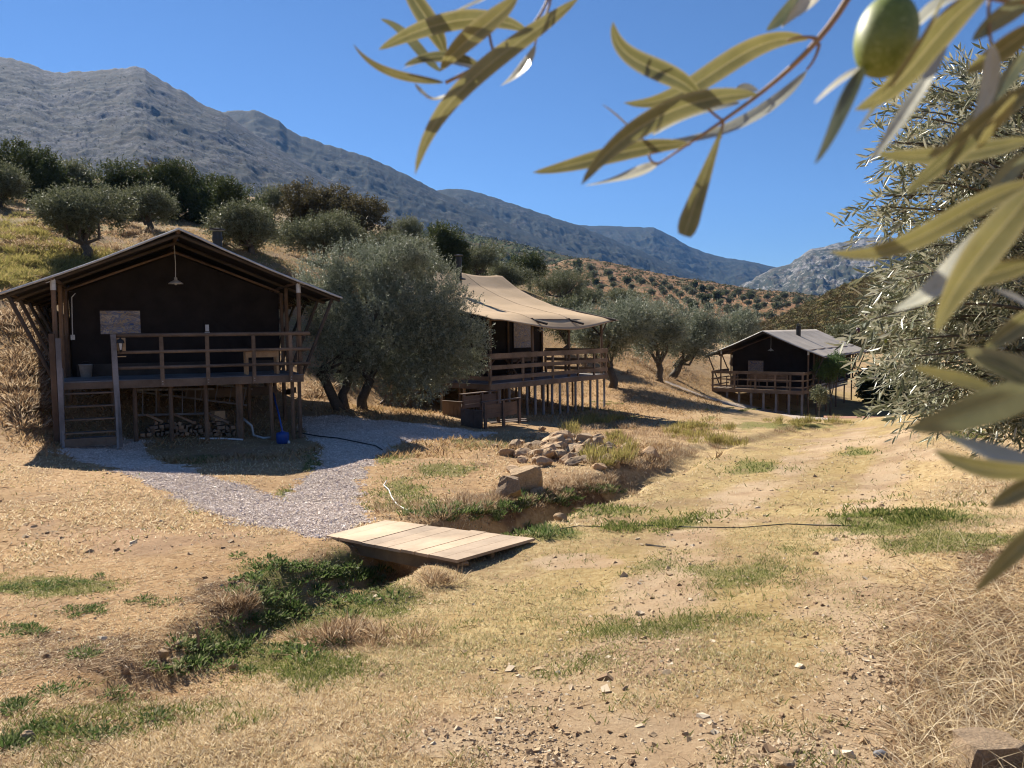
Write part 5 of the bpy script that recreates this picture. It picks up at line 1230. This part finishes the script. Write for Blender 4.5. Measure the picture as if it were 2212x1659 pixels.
# ------------------------------------------------------------------ stones
def stone_mesh(name, seed, mat, sub=2, cut=5, q=(1, .8, .65), rough=.12, boxy=False):
    import bmesh
    g = np.random.default_rng(seed); bm = bmesh.new(); bmesh.ops.create_icosphere(bm, subdivisions=sub, radius=1)
    pl = unit(g.normal(size=(cut, 3))); off = g.uniform(.45, .8, cut)
    if boxy: pl[:6] = unit(g.normal(0, .13, (6, 3)) + 1.0 * unit(np.array([[1, 0, .05], [-1, .1, 0], [.1, 1, 0], [0, -1, .1], [.08, 0, 1], [0, 0, -1.]]))); off[:6] = g.uniform(.55, .72, 6); off[6:] = g.uniform(.74, .86, cut - 6)
    for v in bm.verts:
        p = np.array(v.co)
        for nrm, o_ in zip(pl, off):
            e = p @ nrm - o_
            if e > 0: p = p - nrm * e * .94
        p = p * (1 + (fbm(np.array([p[0] * 2 + seed]), np.array([p[1] * 2 + p[2] * 3]), 4, seed)[0] - .5) * rough * 3); v.co = p * q
    me = bpy.data.meshes.new(name); bm.to_mesh(me); bm.free(); me.materials.append(mat)
    o = bpy.data.objects.new(name, me); COL.objects.link(o); return o
def place(o, p, s, rz=0, tilt=(0, 0), sink=.0):
    o.location = (float(p[0]), float(p[1]), float(p[2]) - sink); o.scale = s if hasattr(s, '__len__') else (s,) * 3; o.rotation_euler = (tilt[0], tilt[1], rz); return o
ROCK2 = mat_rock('heap_stone', (.32, .215, .12), (.58, .43, .28), 3)
SV = [stone_mesh('rock', 200 + i, ROCK2, 3, 9, (1, .85, .7)) for i in range(7)]
k = np.random.default_rng(77); first = [True] * 7; hc = gp(1225, 965)
heap = []
for i in range(110):
    px_, py_ = k.normal(1218, 52), k.normal(970, 15)
    f = math.exp(-((px_ - 1225) / 60) ** 2 - ((py_ - 965) / 18) ** 2)
    p = gp(px_, py_ + 8); s = k.uniform(.085, .19) * (1 + .4 * f); v = i % 7
    o = SV[v] if first[v] else SV[v].copy()
    if not first[v]: COL.objects.link(o)
    first[v] = False; o.name = 'rock'
    place(o, p + [0, 0, f * k.uniform(.0, .3) + s * .3], (s * k.uniform(.8, 1.3), s, s), k.uniform(0, 6), k.uniform(-.5, .5, 2))
    heap.append(o)
hh = sorted(heap, key=lambda o: o.location.z)
for b_ in range(3):
    band = sorted(hh[b_ * 37:(b_ + 1) * 37] if b_ < 2 else hh[74:], key=lambda o: proj(np.array(o.location))[0])
    for i, o in enumerate(band): tag(o, '%s tan stone from the left in the %s of the stone heap' % (ordn(i + 1), ['bottom layer', 'middle layer', 'top layer'][b_]), 'rock', 'stones heaped beside the ditch')
def big(px_, py_, w, seed, q, label, mat=ROCK, rz=0, lift=.3, tilt=(0, 0), cut=8, boxy=False):
    p = gp(px_, py_); o = stone_mesh('boulder', seed, mat, 4, cut, q, .08, boxy); D = proj(p)[2]; s = w * D / FPX / 2
    place(o, p, s, rz, tilt); o.location.z += s * lift; return tag(o, label, 'boulder')
big(1134, 1064, 96, 317, (1, .7, .9), 'large squared boulder standing upright behind the rounded one by the ditch', rz=.35, lift=.5, cut=14, boxy=True)
big(1104, 1084, 84, 304, (1, .8, .85), 'rounded tan boulder in front of the squared one by the ditch', rz=.5, lift=.75, cut=12)
big(1162, 1068, 36, 303, (1, .8, .9), 'small dark rock wedged right of the squared boulder', mat=ROCK, lift=.2)
big(1405, 985, 46, 305, (1, .8, .8), 'brown rock half hidden in dry stalks right of the stone heap', lift=.3)
big(1210, 1125, 36, 306, (1, .8, .8), 'orange brown rock low in the ditch right of the boulders', lift=.2)
big(1585, 958, 50, 307, (1, .7, .35), 'pale flat rock lying on the grass beside the track', mat=ROCK2, lift=.2)
big(2130, 1668, 185, 308, (1, .75, .7), 'broad flat topped tan boulder at the lower right corner', rz=.12, lift=.42, cut=9, boxy=True)
big(1020, 1078, 22, 309, (1, .8, .6), 'small stone lying alone in the grass left of the boulders', mat=ROCK2)
big(1000, 1222, 26, 310, (1, .8, .8), 'stone tucked under the near corner of the plank bridge', mat=ROCK2)
big(62, 1600, 38, 311, (1, .7, .8), 'dark stone beside the weeds at the lower left corner', mat=ROCK2, lift=.4)
for i, (px_, py_, w, mt_, lab) in enumerate([(1905, 1634, 36, ROCKG, 'bluish grey stone near the bottom edge, right of the middle'), (1720, 1625, 30, ROCK2, 'dark brown stone near the bottom edge, left of the grey stone'), (1840, 1463, 20, ROCK2, 'small angular stone on the bare sandy patch'), (1398, 1463, 17, ROCK2, 'round stone by the thin grass edge in the foreground'), (1205, 1455, 14, ROCKG, 'small slate chip on the grass in the foreground'), (826, 1462, 22, ROCK2, 'reddish stone chip in the foreground grass'), (1350, 1490, 18, ROCK2, 'pale pebble pair stone in the foreground'), (1450, 1545, 18, ROCK2, 'rounded clod stone on the bare soil'), (1690, 1660, 60, ROCK2, 'half buried pale rock at the very bottom edge'), (505, 1440, 30, ROCK2, 'flat stone at the edge of the ditch weeds'), (420, 1385, 30, ROCK2, 'stone beside the dry stick left of the ditch weeds'), (385, 1395, 26, ROCK2, 'thin flat stone left of the dry stick'), (350, 1418, 40, ROCK2, 'low pale slab in the soil at the left')]):
    p = gp(px_, py_); D = proj(p)[2]; o = stone_mesh('stone', 330 + i, mt_, 3, 8, (1, .8, .6)); s = w * D / FPX / 2
    place(o, p, s, i * .7); o.location.z += s * .3; tag(o, lab, 'stone')
# pebbles and clods strewn about: uncountable
def pebbles(n, seed, size, mat, label, wfun, py0=820, py1=1700, pts=None):
    c = cand(n, -60, 2300, py0, py1, seed) if pts is None else pts
    Z = zones(c[:, 0], c[:, 1], c[:, 2]); g = np.random.default_rng(seed); keep = g.uniform(0, 1, len(c)) < wfun(Z, c); c = c[keep]; m_ = len(c)
    dirs = unit(np.array([[1, 0, 0], [-1, 0, 0], [0, 1, 0], [0, -1, 0], [0, 0, 1], [0, 0, -1.]])); 
    s = size * np.exp(g.normal(0, .45, m_))
    if callable(size): s = size(c, g)
    bx_ = np.array([[i, j, k] for i in (-1, 1) for j in (-1, 1) for k in (-1, 1)], float) * .72
    R_ = unit(g.normal(size=(m_, 3))); a_ = unit(np.cross(R_, g.normal(size=(m_, 3)))); b_ = np.cross(R_, a_); Rm = np.stack([R_, a_, b_], 1)
    V = (bx_[None] * g.uniform(.5, 1.15, (m_, 8, 1)) * g.uniform(.55, 1.2, (m_, 1, 3)) + g.normal(0, .12, (m_, 8, 3))) @ Rm
    V = c[:, None] + V * s[:, None, None] * [1, 1, .75]
    f = np.array([[0, 1, 3, 2], [4, 6, 7, 5], [0, 4, 5, 1], [2, 3, 7, 6], [0, 2, 6, 4], [1, 5, 7, 3]])
    F = (np.arange(m_)[:, None, None] * 8 + f[None]).reshape(-1, 4)
    return tag(mesh_np('pebbles', V.reshape(-1, 3), [F], mat), label, None, None, 'stuff')
def mat_peb(name, cols):
    m, t, b = nt(name); g = N(t, 'NewGeometry'); n = len(cols)
    t.links.new(ramp(t, g.outputs['Random Per Island'], [(i / (n - 1), q) for i, q in enumerate(cols)]), b.inputs['Base Color']); b.inputs['Roughness'].default_value = .9; return m
PEB = mat_peb('pebble_stones', [(.16, .095, .05), (.30, .2, .11), (.42, .31, .19), (.55, .46, .34)]); GRV = mat_peb('gravel_stones', [(.42, .335, .275), (.60, .49, .415), (.73, .62, .54), (.84, .745, .67)])
pebbles(60000, 401, .0065, PEB, 'small pebbles and clods strewn over the bare soil', lambda Z, c: np.clip(.10 + Z[2] * .8 + Z[3] * .4, 0, 1) * (1 - Z[0]) * np.clip(fbm(c[:, 0] * 2, c[:, 1] * 2, 2, 8) * 1.6 - .3, .05, 1), 1050)
pebbles(2200, 402, .013, PEB, 'larger clods and stones on the bare soil', lambda Z, c: np.clip(.06 + Z[2] * .5 + Z[3] * .35, 0, 1) * (1 - Z[0]), 1050)
pebbles(6000, 404, .017, PEB, 'stones scattered over the farther ground', lambda Z, c: np.clip(.12 + Z[2] * .5 + Z[3] * .5, 0, 1) * (1 - Z[0]), 840, 1150)
g = np.random.default_rng(9); xs_ = [q[0] for q in GRAV1]; ys_ = [q[1] for q in GRAV1]
gxp = g.uniform(min(xs_), max(xs_), 420000); gyp = min(ys_) + (max(ys_) - min(ys_)) * g.uniform(0, 1, 420000) ** 1.5
gk = softpoly(gxp, gyp, GRAV1, .3) > g.uniform(.1, .9, 420000); gxp, gyp = gxp[gk], gyp[gk]
pebbles(0, 403, .0072, GRV, 'pale angular gravel of the forked path', lambda Z, c: np.ones(len(c)), pts=np.stack([gxp, gyp, G(gxp, gyp) + .004], 1))
# dry sticks, stems
def stick(a, b, r, mat, label, h=.02):
    a, b = gp(*a) + [0, 0, h], gp(*b) + [0, 0, h]; mid = (a + b) / 2 + rng.normal(0, .01, 3)
    tag(part('stick', mat, None, lambda m: m.tube([a, mid, b], [r, r, r * .5], 5)), label, 'stick')
stick((1762, 1548), (1905, 1590), .004, B_STRAW, 'long pale straw lying on the sand near the boulder at the lower right', .015)
stick((1395, 1178), (1438, 1183), .012, WOODD, 'short dark stick on the grassy track near the bridge', .01)
stick((1718, 1138), (1812, 1140), .006, WOODD, 'thin dark twig lying across the track beside the hose', .03)
p = gp(428, 1412); tag(part('stick', WOODB, None, lambda m: m.tube([p, p + [.0, .01, .13], p + [-.01, 0, .2]], [.012, .010, .006], 6)), 'short pale dry stem standing upright at the edge of the ditch weeds', 'stick')
# ------------------------------------------------------------------ the olive tree at the right edge and the branches before the lens
NR_LEAF = mat_leaf('near_olive_leaves', (.08, .095, .042), (.28, .285, .18), (.42, .415, .31), .24, .36, .55)
def right_tree():
    g = np.random.default_rng(500); D0 = 4.3; base = P(2520, 1000, 4.6); base[2] = G(base[0], base[1])
    t = empty('olive_tree', base, 0, 'near olive tree entering from the right edge, sunlit narrow leaves and small dark fruit', 'tree')
    o_, d_, l_ = [], [], []
    # boughs: start off the frame, end at the outline seen in the photograph
    B = [((2330, 330), (2120, 200)), ((2330, 380), (1990, 190)), ((2330, 420), (1935, 240)), ((2330, 450), (1900, 300)), ((2300, 300), (2180, 160)), ((2300, 350), (2060, 160)),
         ((2300, 500), (1885, 420)), ((2330, 520), (1860, 470)), ((2330, 540), (1960, 380)), ((2330, 480), (1950, 320)), ((2330, 600), (1940, 545)), ((2330, 620), (1930, 600)),
         ((2330, 640), (1990, 580)), ((2330, 660), (1870, 650)), ((2330, 700), (1850, 690)), ((2330, 720), (1900, 680)), ((2330, 740), (1960, 720)), ((2330, 760), (1865, 765)), ((2330, 780), (1900, 790)),
         ((2330, 800), (1950, 830)), ((2330, 820), (1920, 870)), ((2330, 840), (2000, 870)), ((2330, 700), (2050, 650)), ((2330, 560), (2060, 480)), ((2330, 440), (2080, 380)), ((2330, 860), (2080, 900)), ((2330, 840), (2160, 920)), ((2330, 620), (2120, 560)), ((2330, 520), (2150, 420)), ((2330, 760), (2120, 800)), ((2330, 880), (2180, 880)), ((2330, 400), (2180, 300)), ((2330, 680), (2150, 720))]
    m = MB()
    for (sx, sy), (ex, ey) in B:
        for rep in range(4):
            a = P(sx, sy, D0 + g.normal(0, .45) + .3); b = P(ex + g.normal(0, 12) + (44 if ey > 620 else 26), ey + g.normal(0, 16), D0 + g.normal(0, .5))
            mid = (a + b) / 2 + [0, 0, .16] + g.normal(0, .05, 3)
            tt = np.linspace(0, 1, 8)[:, None]; c = (1 - tt) ** 2 * a + 2 * tt * (1 - tt) * mid + tt ** 2 * b
            m.tube(c - base, np.linspace(.012, .0025, 8), 5)
            for q in np.linspace(.15, 1, 15):
                c_ = (1 - q) ** 2 * a + 2 * q * (1 - q) * mid + q ** 2 * b; dr = unit((1 - q) * (mid - a) + q * (b - mid))
                d = unit(dr * .9 + g.normal(0, .42, 3) + [0, 0, -.05]); o_.append(c_ - base); d_.append(d); l_.append(g.uniform(.16, .34) * (1.25 - .45 * q))
    o_, d_, l_ = np.array(o_), np.array(d_), np.array(l_)
    # leaves in opposite pairs, folded slightly along the midrib
    n, K = len(o_), 15; s = (np.arange(K) + .3) / K; p = o_[:, None] + d_[:, None] * (l_[:, None] * s)[..., None]; p[..., 2] -= (s ** 2 * .25 * l_[:, None])
    a = unit(np.cross(d_, g.normal(size=(n, 3)))); b = np.cross(d_, a); th = (np.arange(K) * 2.4)[None] + g.normal(0, .5, (n, K)); side = a[:, None] * np.cos(th)[..., None] + b[:, None] * np.sin(th)[..., None]
    ld = unit(d_[:, None] * .9 + side * .55 + g.normal(0, .14, (n, K, 3))); wv = unit(np.cross(ld, np.array([-.2, -.2, .7]) + g.normal(0, .8, (n, K, 3))))
    L = g.uniform(.048, .085, (n, K, 1)); W = L * g.uniform(.065, .095, (n, K, 1)); up_ = np.cross(wv, ld); cv = -L * g.uniform(.0, .12, (n, K, 1)) * up_
    f = lambda t_, w_: p + ld * L * t_ + wv * W * w_ + cv * (t_ ** 2) + up_ * W * .35 * abs(w_)
    V = np.stack([f(0, 0), f(.3, 1), f(.7, .9), f(1, 0), f(.7, -.9), f(.3, -1), f(.3, 0), f(.7, 0)], 2).reshape(-1, 3)
    i = np.arange(n * K)[:, None] * 8
    mesh_np('crown', V, [np.concatenate([i + [1, 2, 7, 6], i + [6, 7, 4, 5]]), np.concatenate([i + [0, 1, 6], i + [0, 6, 5], i + [2, 3, 7], i + [7, 3, 4]])], NR_LEAF, False, t)
    for sx, sy in ((2330, 400), (2330, 620), (2330, 800)):
        q = P(sx, sy, D0 + .3) - base; m.tube([(0, 0, -.1), q * .4 + [0, 0, -.1], q], [.12, .07, .03], 8)
    m.build('trunk', BARK, t, True)
    OLD = mat_plain('dark_olive_fruit', (.05, .02, .04), .35); OLG = mat_plain('green_olive_fruit', (.22, .28, .06), .35)
    for i in range(70):
        k_ = g.integers(0, n); c_ = o_[k_] + d_[k_] * l_[k_] * g.uniform(.1, .6) - [0, 0, .02]; r = g.uniform(.007, .010)
        part('olive_fruit', OLD if g.random() < .55 else OLG, t, lambda m: m.lathe([(0, -r * 1.3), (r * .7, -r), (r, 0), (r * .75, r), (0, r * 1.3)], c_, 8), True)
right_tree()

def mat_close(name, top, under, trans=.3, vein_rim=(.30, .27, .12)):
    m, t, b = nt(name); g = N(t, 'NewGeometry'); v = objvec(t)
    a = N(t, 'Attribute', attribute_name='rib_rim')
    c = mix(t, g.outputs['Backfacing'], top, under)
    c = mix(t, .45, c, ramp(t, noise(t, v, 60, 5, .7), [(.3, [q * .5 for q in under]), (.7, [min(1, q * 1.2) for q in under])]))
    c = mix(t, 1, c, ramp(t, N(t, 'ObjectInfo').outputs['Random'], [(0, (.62, .66, .66)), (.5, (.95, .96, .9)), (1, (1.2, 1.16, 1.05))]), 'MULTIPLY')
    c = mix(t, ramp(t, noise(t, v, 420, 3, .6), [(.66, 0), (.72, .55)]), c, (.10, .07, .03))
    c = mix(t, a.outputs['Fac'], c, vein_rim)  # colours the midrib and the painted sunlit edges
    t.links.new(c, b.inputs['Base Color']); b.inputs['Roughness'].default_value = .34; b.inputs['Specular IOR Level'].default_value = .6
    bump(t, b, noise(t, v, 220, 4, .6), .12, .002)
    tr = N(t, 'BsdfTranslucent'); t.links.new(c, tr.inputs[0]); ms = N(t, 'MixShader'); ms.inputs[0].default_value = trans
    t.links.new(b.outputs[0], ms.inputs[1]); t.links.new(tr.outputs[0], ms.inputs[2]); t.links.new(ms.outputs[0], t.nodes['Material Output'].inputs[0]); return m
LF_Y = mat_close('olive_leaf_yellowish', (.20, .195, .07), (.25, .225, .095), .32, (.46, .40, .2))
LF_G = mat_close('olive_leaf_green', (.10, .13, .07), (.30, .31, .20), .22, (.2, .2, .11))
LF_SUN = mat_close('olive_leaf_sunlit', (.62, .60, .50), (.58, .56, .45), .2, (.5, .47, .33))  # pale copy of the leaf, sunlit white put into its base colour
TWIG = mat_plain('twig_bark', (.30, .19, .10), .6, 0, .3, 90)
def q2(pts, n):
    """smooth curve through pixel points (column,row[,depth])"""
    pts = np.array(pts, float); m_ = len(pts)
    d = np.concatenate([[0], np.cumsum(np.linalg.norm(np.diff(pts[:, :2], axis=0), axis=1))]); d /= d[-1]
    co = np.polynomial.polynomial.polyfit(d, pts, min(m_ - 1, 3)) if m_ > 2 else None
    t = np.linspace(0, 1, n)
    return np.stack([np.polynomial.polynomial.polyval(t, co[:, j]) for j in range(pts.shape[1])], 1) if co is not None else pts[0] + (pts[1] - pts[0]) * t[:, None]
def leaf(root, org, pts, w, D, mat, tilt=.4, D2=None, blunt=False, fold=.25, flip=False):
    """one olive leaf: midline, width in pixels at its distance, rolled about its length by tilt"""
    n = 22; D2 = D2 or D; c = q2(pts, n); Dv = np.linspace(D, D2, n); X = P(c[:, 0], c[:, 1], Dv)
    T = unit(np.gradient(X, axis=0)); s = unit(np.cross(T, -CF)); nn = unit(np.cross(s, T))
    t = np.linspace(0, 1, n)
    wp = np.clip(np.sin(PI * t ** .9), 0, 1) ** .62 * (1 - .12 * t)
    wp = np.maximum(wp, .10 * (t < .08))
    if blunt: wp = np.interp(t, [0, .1, .5, .88, .98, 1], [.1, .22, .62, .95, .8, .6])
    if mat is LF_SUN and tilt < 1:
        ax_ = unit(T.mean(0)); best = max((1, -1), key=lambda q: float(unit(np.cross(s.mean(0) * math.cos(1.1) + q * nn.mean(0) * math.sin(1.1), ax_)) @ np.array(SUNV)) * (1 if float(unit(np.cross(s.mean(0) * math.cos(1.1) + q * nn.mean(0) * math.sin(1.1), ax_)) @ CF) < 0 else -1))
        tilt = .92 * best
    k = .5 * w * 1.12 * Dv / FPX / max(math.cos(abs(tilt) + .12), .30)
    tl = tilt + .2 * np.sin(PI * t + w) - .1
    S = s * np.cos(tl)[:, None] + nn * np.sin(tl)[:, None]; Nn = unit(np.cross(S, T))
    cols = np.array([-1, -.6, -.08, 0, .08, .6, 1.0]); V = []
    for q in cols: V.append(X + S * (wp * k * q)[:, None] + Nn * (wp * k * fold * abs(q) * (1 - .4 * abs(q)))[:, None])
    V = np.stack(V, 1).reshape(-1, 3); m_ = len(cols)
    I = np.arange(n - 1)[:, None] * m_; J = np.arange(m_ - 1)[None]; F = np.stack([I + J, I + J + 1, I + m_ + J + 1, I + m_ + J], -1).reshape(-1, 4)
    if flip: F = F[:, ::-1]
    o = mesh_np('leaf', V - org, [F], mat, True, root)
    at = o.data.attributes.new('rib_rim', 'FLOAT', 'POINT'); at.data.foreach_set('value', np.tile(np.array([.55, 0, .0, 1.0, .0, 0, .55], np.float32), n))  # midrib at centre, sunlit rim painted pale along both edges
    return o
def twig(root, org, pts, r, D=None):
    c = q2([p[:2] for p in pts], 16); Dv = q2([(0, p[2]) if len(p) > 2 else (0, D) for p in pts], 16)[:, 1] if False else np.interp(np.linspace(0, 1, 16), np.linspace(0, 1, len(pts)), [p[2] if len(p) > 2 else D for p in pts])
    X = P(c[:, 0], c[:, 1], Dv) - org; rr_ = np.interp(np.linspace(0, 1, 16), np.linspace(0, 1, len(r)), r) * Dv / FPX
    return part('twig', TWIG, root, lambda m: m.tube(X, rr_, 8), True)
def branch(org_px, D, label):
    org = P(*org_px, D); t = empty('olive_branch', org, 0, label, 'branch'); return t, org
# left spray at the top
r, og = branch((960, 170), .40, 'short olive spray hanging at the top middle over the blue sky')
D = .40
twig(r, og, [(960, 176), (975, 172), (1005, 168), (1060, 118), (1150, 60), (1190, -30)], [4, 4, 3, 3], D)
twig(r, og, [(1057, 60), (1060, 90), (1069, 118)], [3, 3, 3], D); twig(r, og, [(1190, -10), (1180, 30), (1160, 78), (1156, 97)], [3, 2.5, 2], D)
for a in [
 ([(1247, -4), (1190, 45), (1040, 150), (940, 270), (896, 378)], 36, D, LF_Y, .3, D - .03),
 ([(1118, -8), (1040, 62), (985, 110), (951, 154)], 42, D - .02, LF_Y, .2, D),
 ([(1140, 68), (1050, 42), (930, 58), (817, 108)], 36, D + .03, LF_Y, .3, D),
 ([(962, 118), (935, 60), (890, -10), (870, -60)], 34, D + .03, LF_Y, .4, D + .02),
 ([(1060, -12), (1020, 12), (953, 33)], 20, D + .02, LF_SUN, .5, D),
 ([(952, 154), (900, 100), (862, 62), (821, 41)], 17, D + .04, LF_G, .5, D + .03),
 ([(958, 178), (900, 170), (830, 150), (763, 95)], 11, D, LF_Y, .8, D + .02),
 ([(1040, 152), (950, 132), (868, 150)], 26, D + .02, LF_SUN, .6, D + .01),
 ([(1036, 140), (950, 122), (872, 142)], 22, D + .01, LF_Y, .2, D),
 ([(972, 204), (936, 216), (897, 180)], 28, D, LF_SUN, .3, D), ([(1156, 97), (1130, 148), (1081, 186)], 19, D, LF_SUN, .3, D)]:
    leaf(r, og, a[0], a[1], a[2], a[3], a[4], a[5])
# middle branch
r, og = branch((1766, 85), .36, 'olive branch arching across the sky left of the green olive')
D = .36
twig(r, og, [(1850, -40, D), (1831, 0, D), (1768, 85, D), (1638, 203, D + .01), (1563, 261, D), (1492, 308, D), (1428, 350, D)], [8, 7, 6, 5, 4, 3, 2.5])
twig(r, og, [(1563, 261), (1535, 240), (1512, 212)], [3, 3, 2.5], D); twig(r, og, [(1770, 95), (1760, 125), (1743, 150)], [4, 3, 2.5], D); twig(r, og, [(1768, 85), (1745, 80), (1700, 88)], [5, 3, 2], D)
twig(r, og, [(1563, 261), (1560, 275), (1556, 300)], [3, 3, 2.5], D); twig(r, og, [(1428, 350), (1410, 350), (1402, 336), (1418, 330)], [3, 2.5, 2.5, 2], D)
for a in [
 ([(1745, 84), (1640, 98), (1530, 165), (1440, 212), (1346, 222)], 40, D + .01, LF_Y, .3, D + .02),
 ([(1512, 212), (1450, 165), (1350, 112), (1324, 46)], 40, D, LF_Y, .3, D - .02),
 ([(1634, 203), (1500, 222), (1360, 290), (1255, 400)], 43, D - .01, LF_Y, .25, D - .03),
 ([(1492, 312), (1400, 318), (1260, 350), (1150, 373)], 28, D + .01, LF_Y, .5, D + .03),
 ([(1424, 352), (1336, 388), (1262, 402)], 27, D, LF_SUN, .6, D + .01),
 ([(1395, 315), (1350, 268), (1299, 224)], 28, D + .02, LF_SUN, .3, D + .03),
 ([(1404, 308), (1530, 295), (1665, 228), (1745, 150)], 26, D + .02, LF_SUN, .4, D + .02),
 ([(1410, 292), (1500, 245), (1600, 222)], 26, D + .03, LF_SUN, .5, D + .03),
 ([(1590, 200), (1610, 192), (1640, 198)], 16, D + .03, LF_SUN, .3, D + .03),
 ([(1560, 275), (1530, 360), (1498, 450), (1478, 510)], 40, D, LF_Y, .2, D - .02, True),
 ([(1730, -20), (1695, 30), (1655, 66)], 26, D, LF_G, .4, D), ([(1785, -30), (1730, 20), (1688, 60)], 26, D - .01, LF_SUN, .4, D)]:
    leaf(r, og, a[0], a[1], a[2], a[3], a[4], a[5], blunt=len(a) > 6)
# right branches, closest to the lens
r, og = branch((2150, 60), .27, 'out of focus olive branch with a plump green olive at the top right')
D = .27
twig(r, og, [(2300, -60), (2142, -20), (2142, 98), (2150, 140)], [6, 4, 3], D); twig(r, og, [(1945, -60), (1935, -20), (1925, 6)], [4, 4, 4], D); twig(r, og, [(2050, -60), (2126, -10), (2300, -20)], [5, 6, 7], D)
for a in [
 ([(1856, 146), (1810, 180), (1759, 224)], 15, D, LF_SUN, .3, D), ([(1872, 140), (1835, 200), (1800, 275), (1759, 355)], 30, D, LF_G, .45, D - .01),
 ([(2040, -10), (1960, 130), (1900, 215), (1850, 286)], 13, D - .02, LF_Y, .7, D), ([(2140, -20), (2040, 60), (1950, 165), (1845, 238)], 56, D + .01, LF_Y, .3, D + .02),
 ([(2100, -15), (2020, 20), (1980, 60)], 40, D + .01, LF_SUN, .5, D + .01), ([(2046, 100), (1975, 215), (1882, 349)], 18, D - .02, LF_SUN, .4, D - .02),
 ([(2230, 300), (2100, 328), (1980, 338), (1888, 330)], 35, D, LF_Y, .35, D), ([(2240, 180), (2130, 265), (2040, 345), (1956, 418)], 50, D - .03, LF_Y, .25, D - .02),
 ([(2195, 205), (2150, 265), (2110, 324)], 26, D - .04, LF_Y, .4, D - .03), ([(2240, -4), (2170, 30), (2099, 88)], 38, D, LF_G, .5, D), ([(2240, 50), (2160, 110), (2086, 157)], 44, D - .01, LF_Y, .3, D),
 ([(2142, 98), (2138, 190), (2100, 280)], 22, D - .02, LF_SUN, .6, D - .02), ([(2230, 100), (2190, 150), (2131, 233)], 28, D, LF_G, .5, D), ([(2150, 210), (2090, 270), (2035, 330)], 24, D, LF_G, .3, D)]:
    leaf(r, og, a[0], a[1], a[2], a[3], a[4], a[5])
OLV = None
def mat_olive():
    m, t, b = nt('green_olive_skin'); v = objvec(t); n = noise(t, v, 160, 4, .6); n2 = noise(t, v, 700, 3, .6)
    c = mix(t, ramp(t, n2, [(.56, 0), (.64, .7)]), ramp(t, n, [(.3, (.11, .15, .015)), (.7, (.19, .235, .035))]), (.34, .38, .13))
    t.links.new(c, b.inputs['Base Color']); b.inputs['Roughness'].default_value = .5; b.inputs['Subsurface Weight'].default_value = .25; b.inputs['Subsurface Radius'].default_value = (.004, .004, .001)
    b.inputs['Subsurface Scale'].default_value = .5; b.inputs['Specular IOR Level'].default_value = .6; return m
oc = P(1914, 79, D) - og; rx, ry = 64 * D / FPX, 88 * D / FPX; ax = unit(CU * .97 + CR * .22); a1 = unit(np.cross(ax, CF)); a2 = np.cross(ax, a1); V = []
for i in range(25):
    ph = PI * i / 24; 
    for k_ in range(32):
        th = 2 * PI * k_ / 32; V.append(oc + ax * (-math.cos(ph)) * ry + (a1 * math.cos(th) + a2 * math.sin(th)) * rx * math.sin(ph) ** .9)
F = [[i * 32 + k_, i * 32 + (k_ + 1) % 32, (i + 1) * 32 + (k_ + 1) % 32, (i + 1) * 32 + k_] for i in range(24) for k_ in range(32)]
mesh_np('olive_fruit', V, [F], mat_olive(), True, r)
r, og = branch((2212, 600), .24, 'very blurred olive branch reaching in from the right edge at mid height')
D = .24
twig(r, og, [(2330, 300), (2260, 450), (2300, 700)], [6, 7, 7], D)
for a in [
 ([(2260, 392), (2100, 450), (1950, 528), (1790, 543)], 42, D, LF_Y, .25, D + .02), ([(2230, 450), (2130, 530), (2030, 620), (1928, 672)], 46, D, LF_SUN, .4, D + .01), ([(2240, 330), (2170, 380), (2130, 460)], 34, D + .02, LF_G, .5, D + .02),
 ([(2240, 400), (2140, 520), (2060, 630), (2020, 720)], 74, D - .02, LF_Y, .2, D - .02), ([(2260, 660), (2190, 710), (2125, 756)], 40, D, LF_Y, .3, D), ([(2250, 800), (2180, 790), (2086, 752)], 48, D - .02, LF_Y, .3, D),
 ([(2260, 690), (2212, 655), (2147, 625)], 18, D, LF_SUN, .3, D), ([(2250, 560), (2150, 590), (2060, 620)], 40, D - .02, LF_Y, .3, D - .01)]:
    leaf(r, og, a[0], a[1], a[2], a[3], a[4], a[5])
r, og = branch((2212, 950), .21, 'blurred drooping olive leaves at the right edge over the track')
D = .21
twig(r, og, [(2400, 760), (2300, 850), (2280, 1100)], [6, 7, 7], D)
for a in [
 ([(2300, 830), (2150, 870), (2050, 905), (1962, 926)], 66, D, LF_G, .45, D + .02), ([(2152, 845), (2060, 815), (1970, 791)], 24, D + .02, LF_Y, .4, D + .03), ([(2260, 1008), (2150, 982), (2033, 937)], 32, D, LF_SUN, .4, D + .01),
 ([(2270, 1010), (2200, 1018), (2110, 1008), (2017, 972)], 34, D - .01, LF_Y, .45, D), ([(2260, 1030), (2200, 1060), (2137, 1096)], 40, D, LF_Y, .3, D), ([(2270, 1110), (2190, 1190), (2140, 1240), (2104, 1282)], 42, D, LF_Y, .3, D), ([(2230, 830), (2180, 800), (2100, 770)], 40, D - .01, LF_Y, .3, D)]:
    leaf(r, og, a[0], a[1], a[2], a[3], a[4], a[5])
# ------------------------------------------------------------------ air
hz_ = MB().box((0, 2400, 640), (15000, 11000, 1340)).build('haze', None)
hm, ht, hb = nt('haze_air'); ht.nodes.remove(hb)
pv = N(ht, 'VolumePrincipled'); pv.inputs['Color'].default_value = (.20, .45, 1.0, 1); pv.inputs['Density'].default_value = HAZE; pv.inputs['Anisotropy'].default_value = .2
ht.links.new(pv.outputs[0], ht.nodes['Material Output'].inputs['Volume'])
hz_.data.materials.append(hm); tag(hz_, kind='stuff', label='thin blue air over the whole valley')
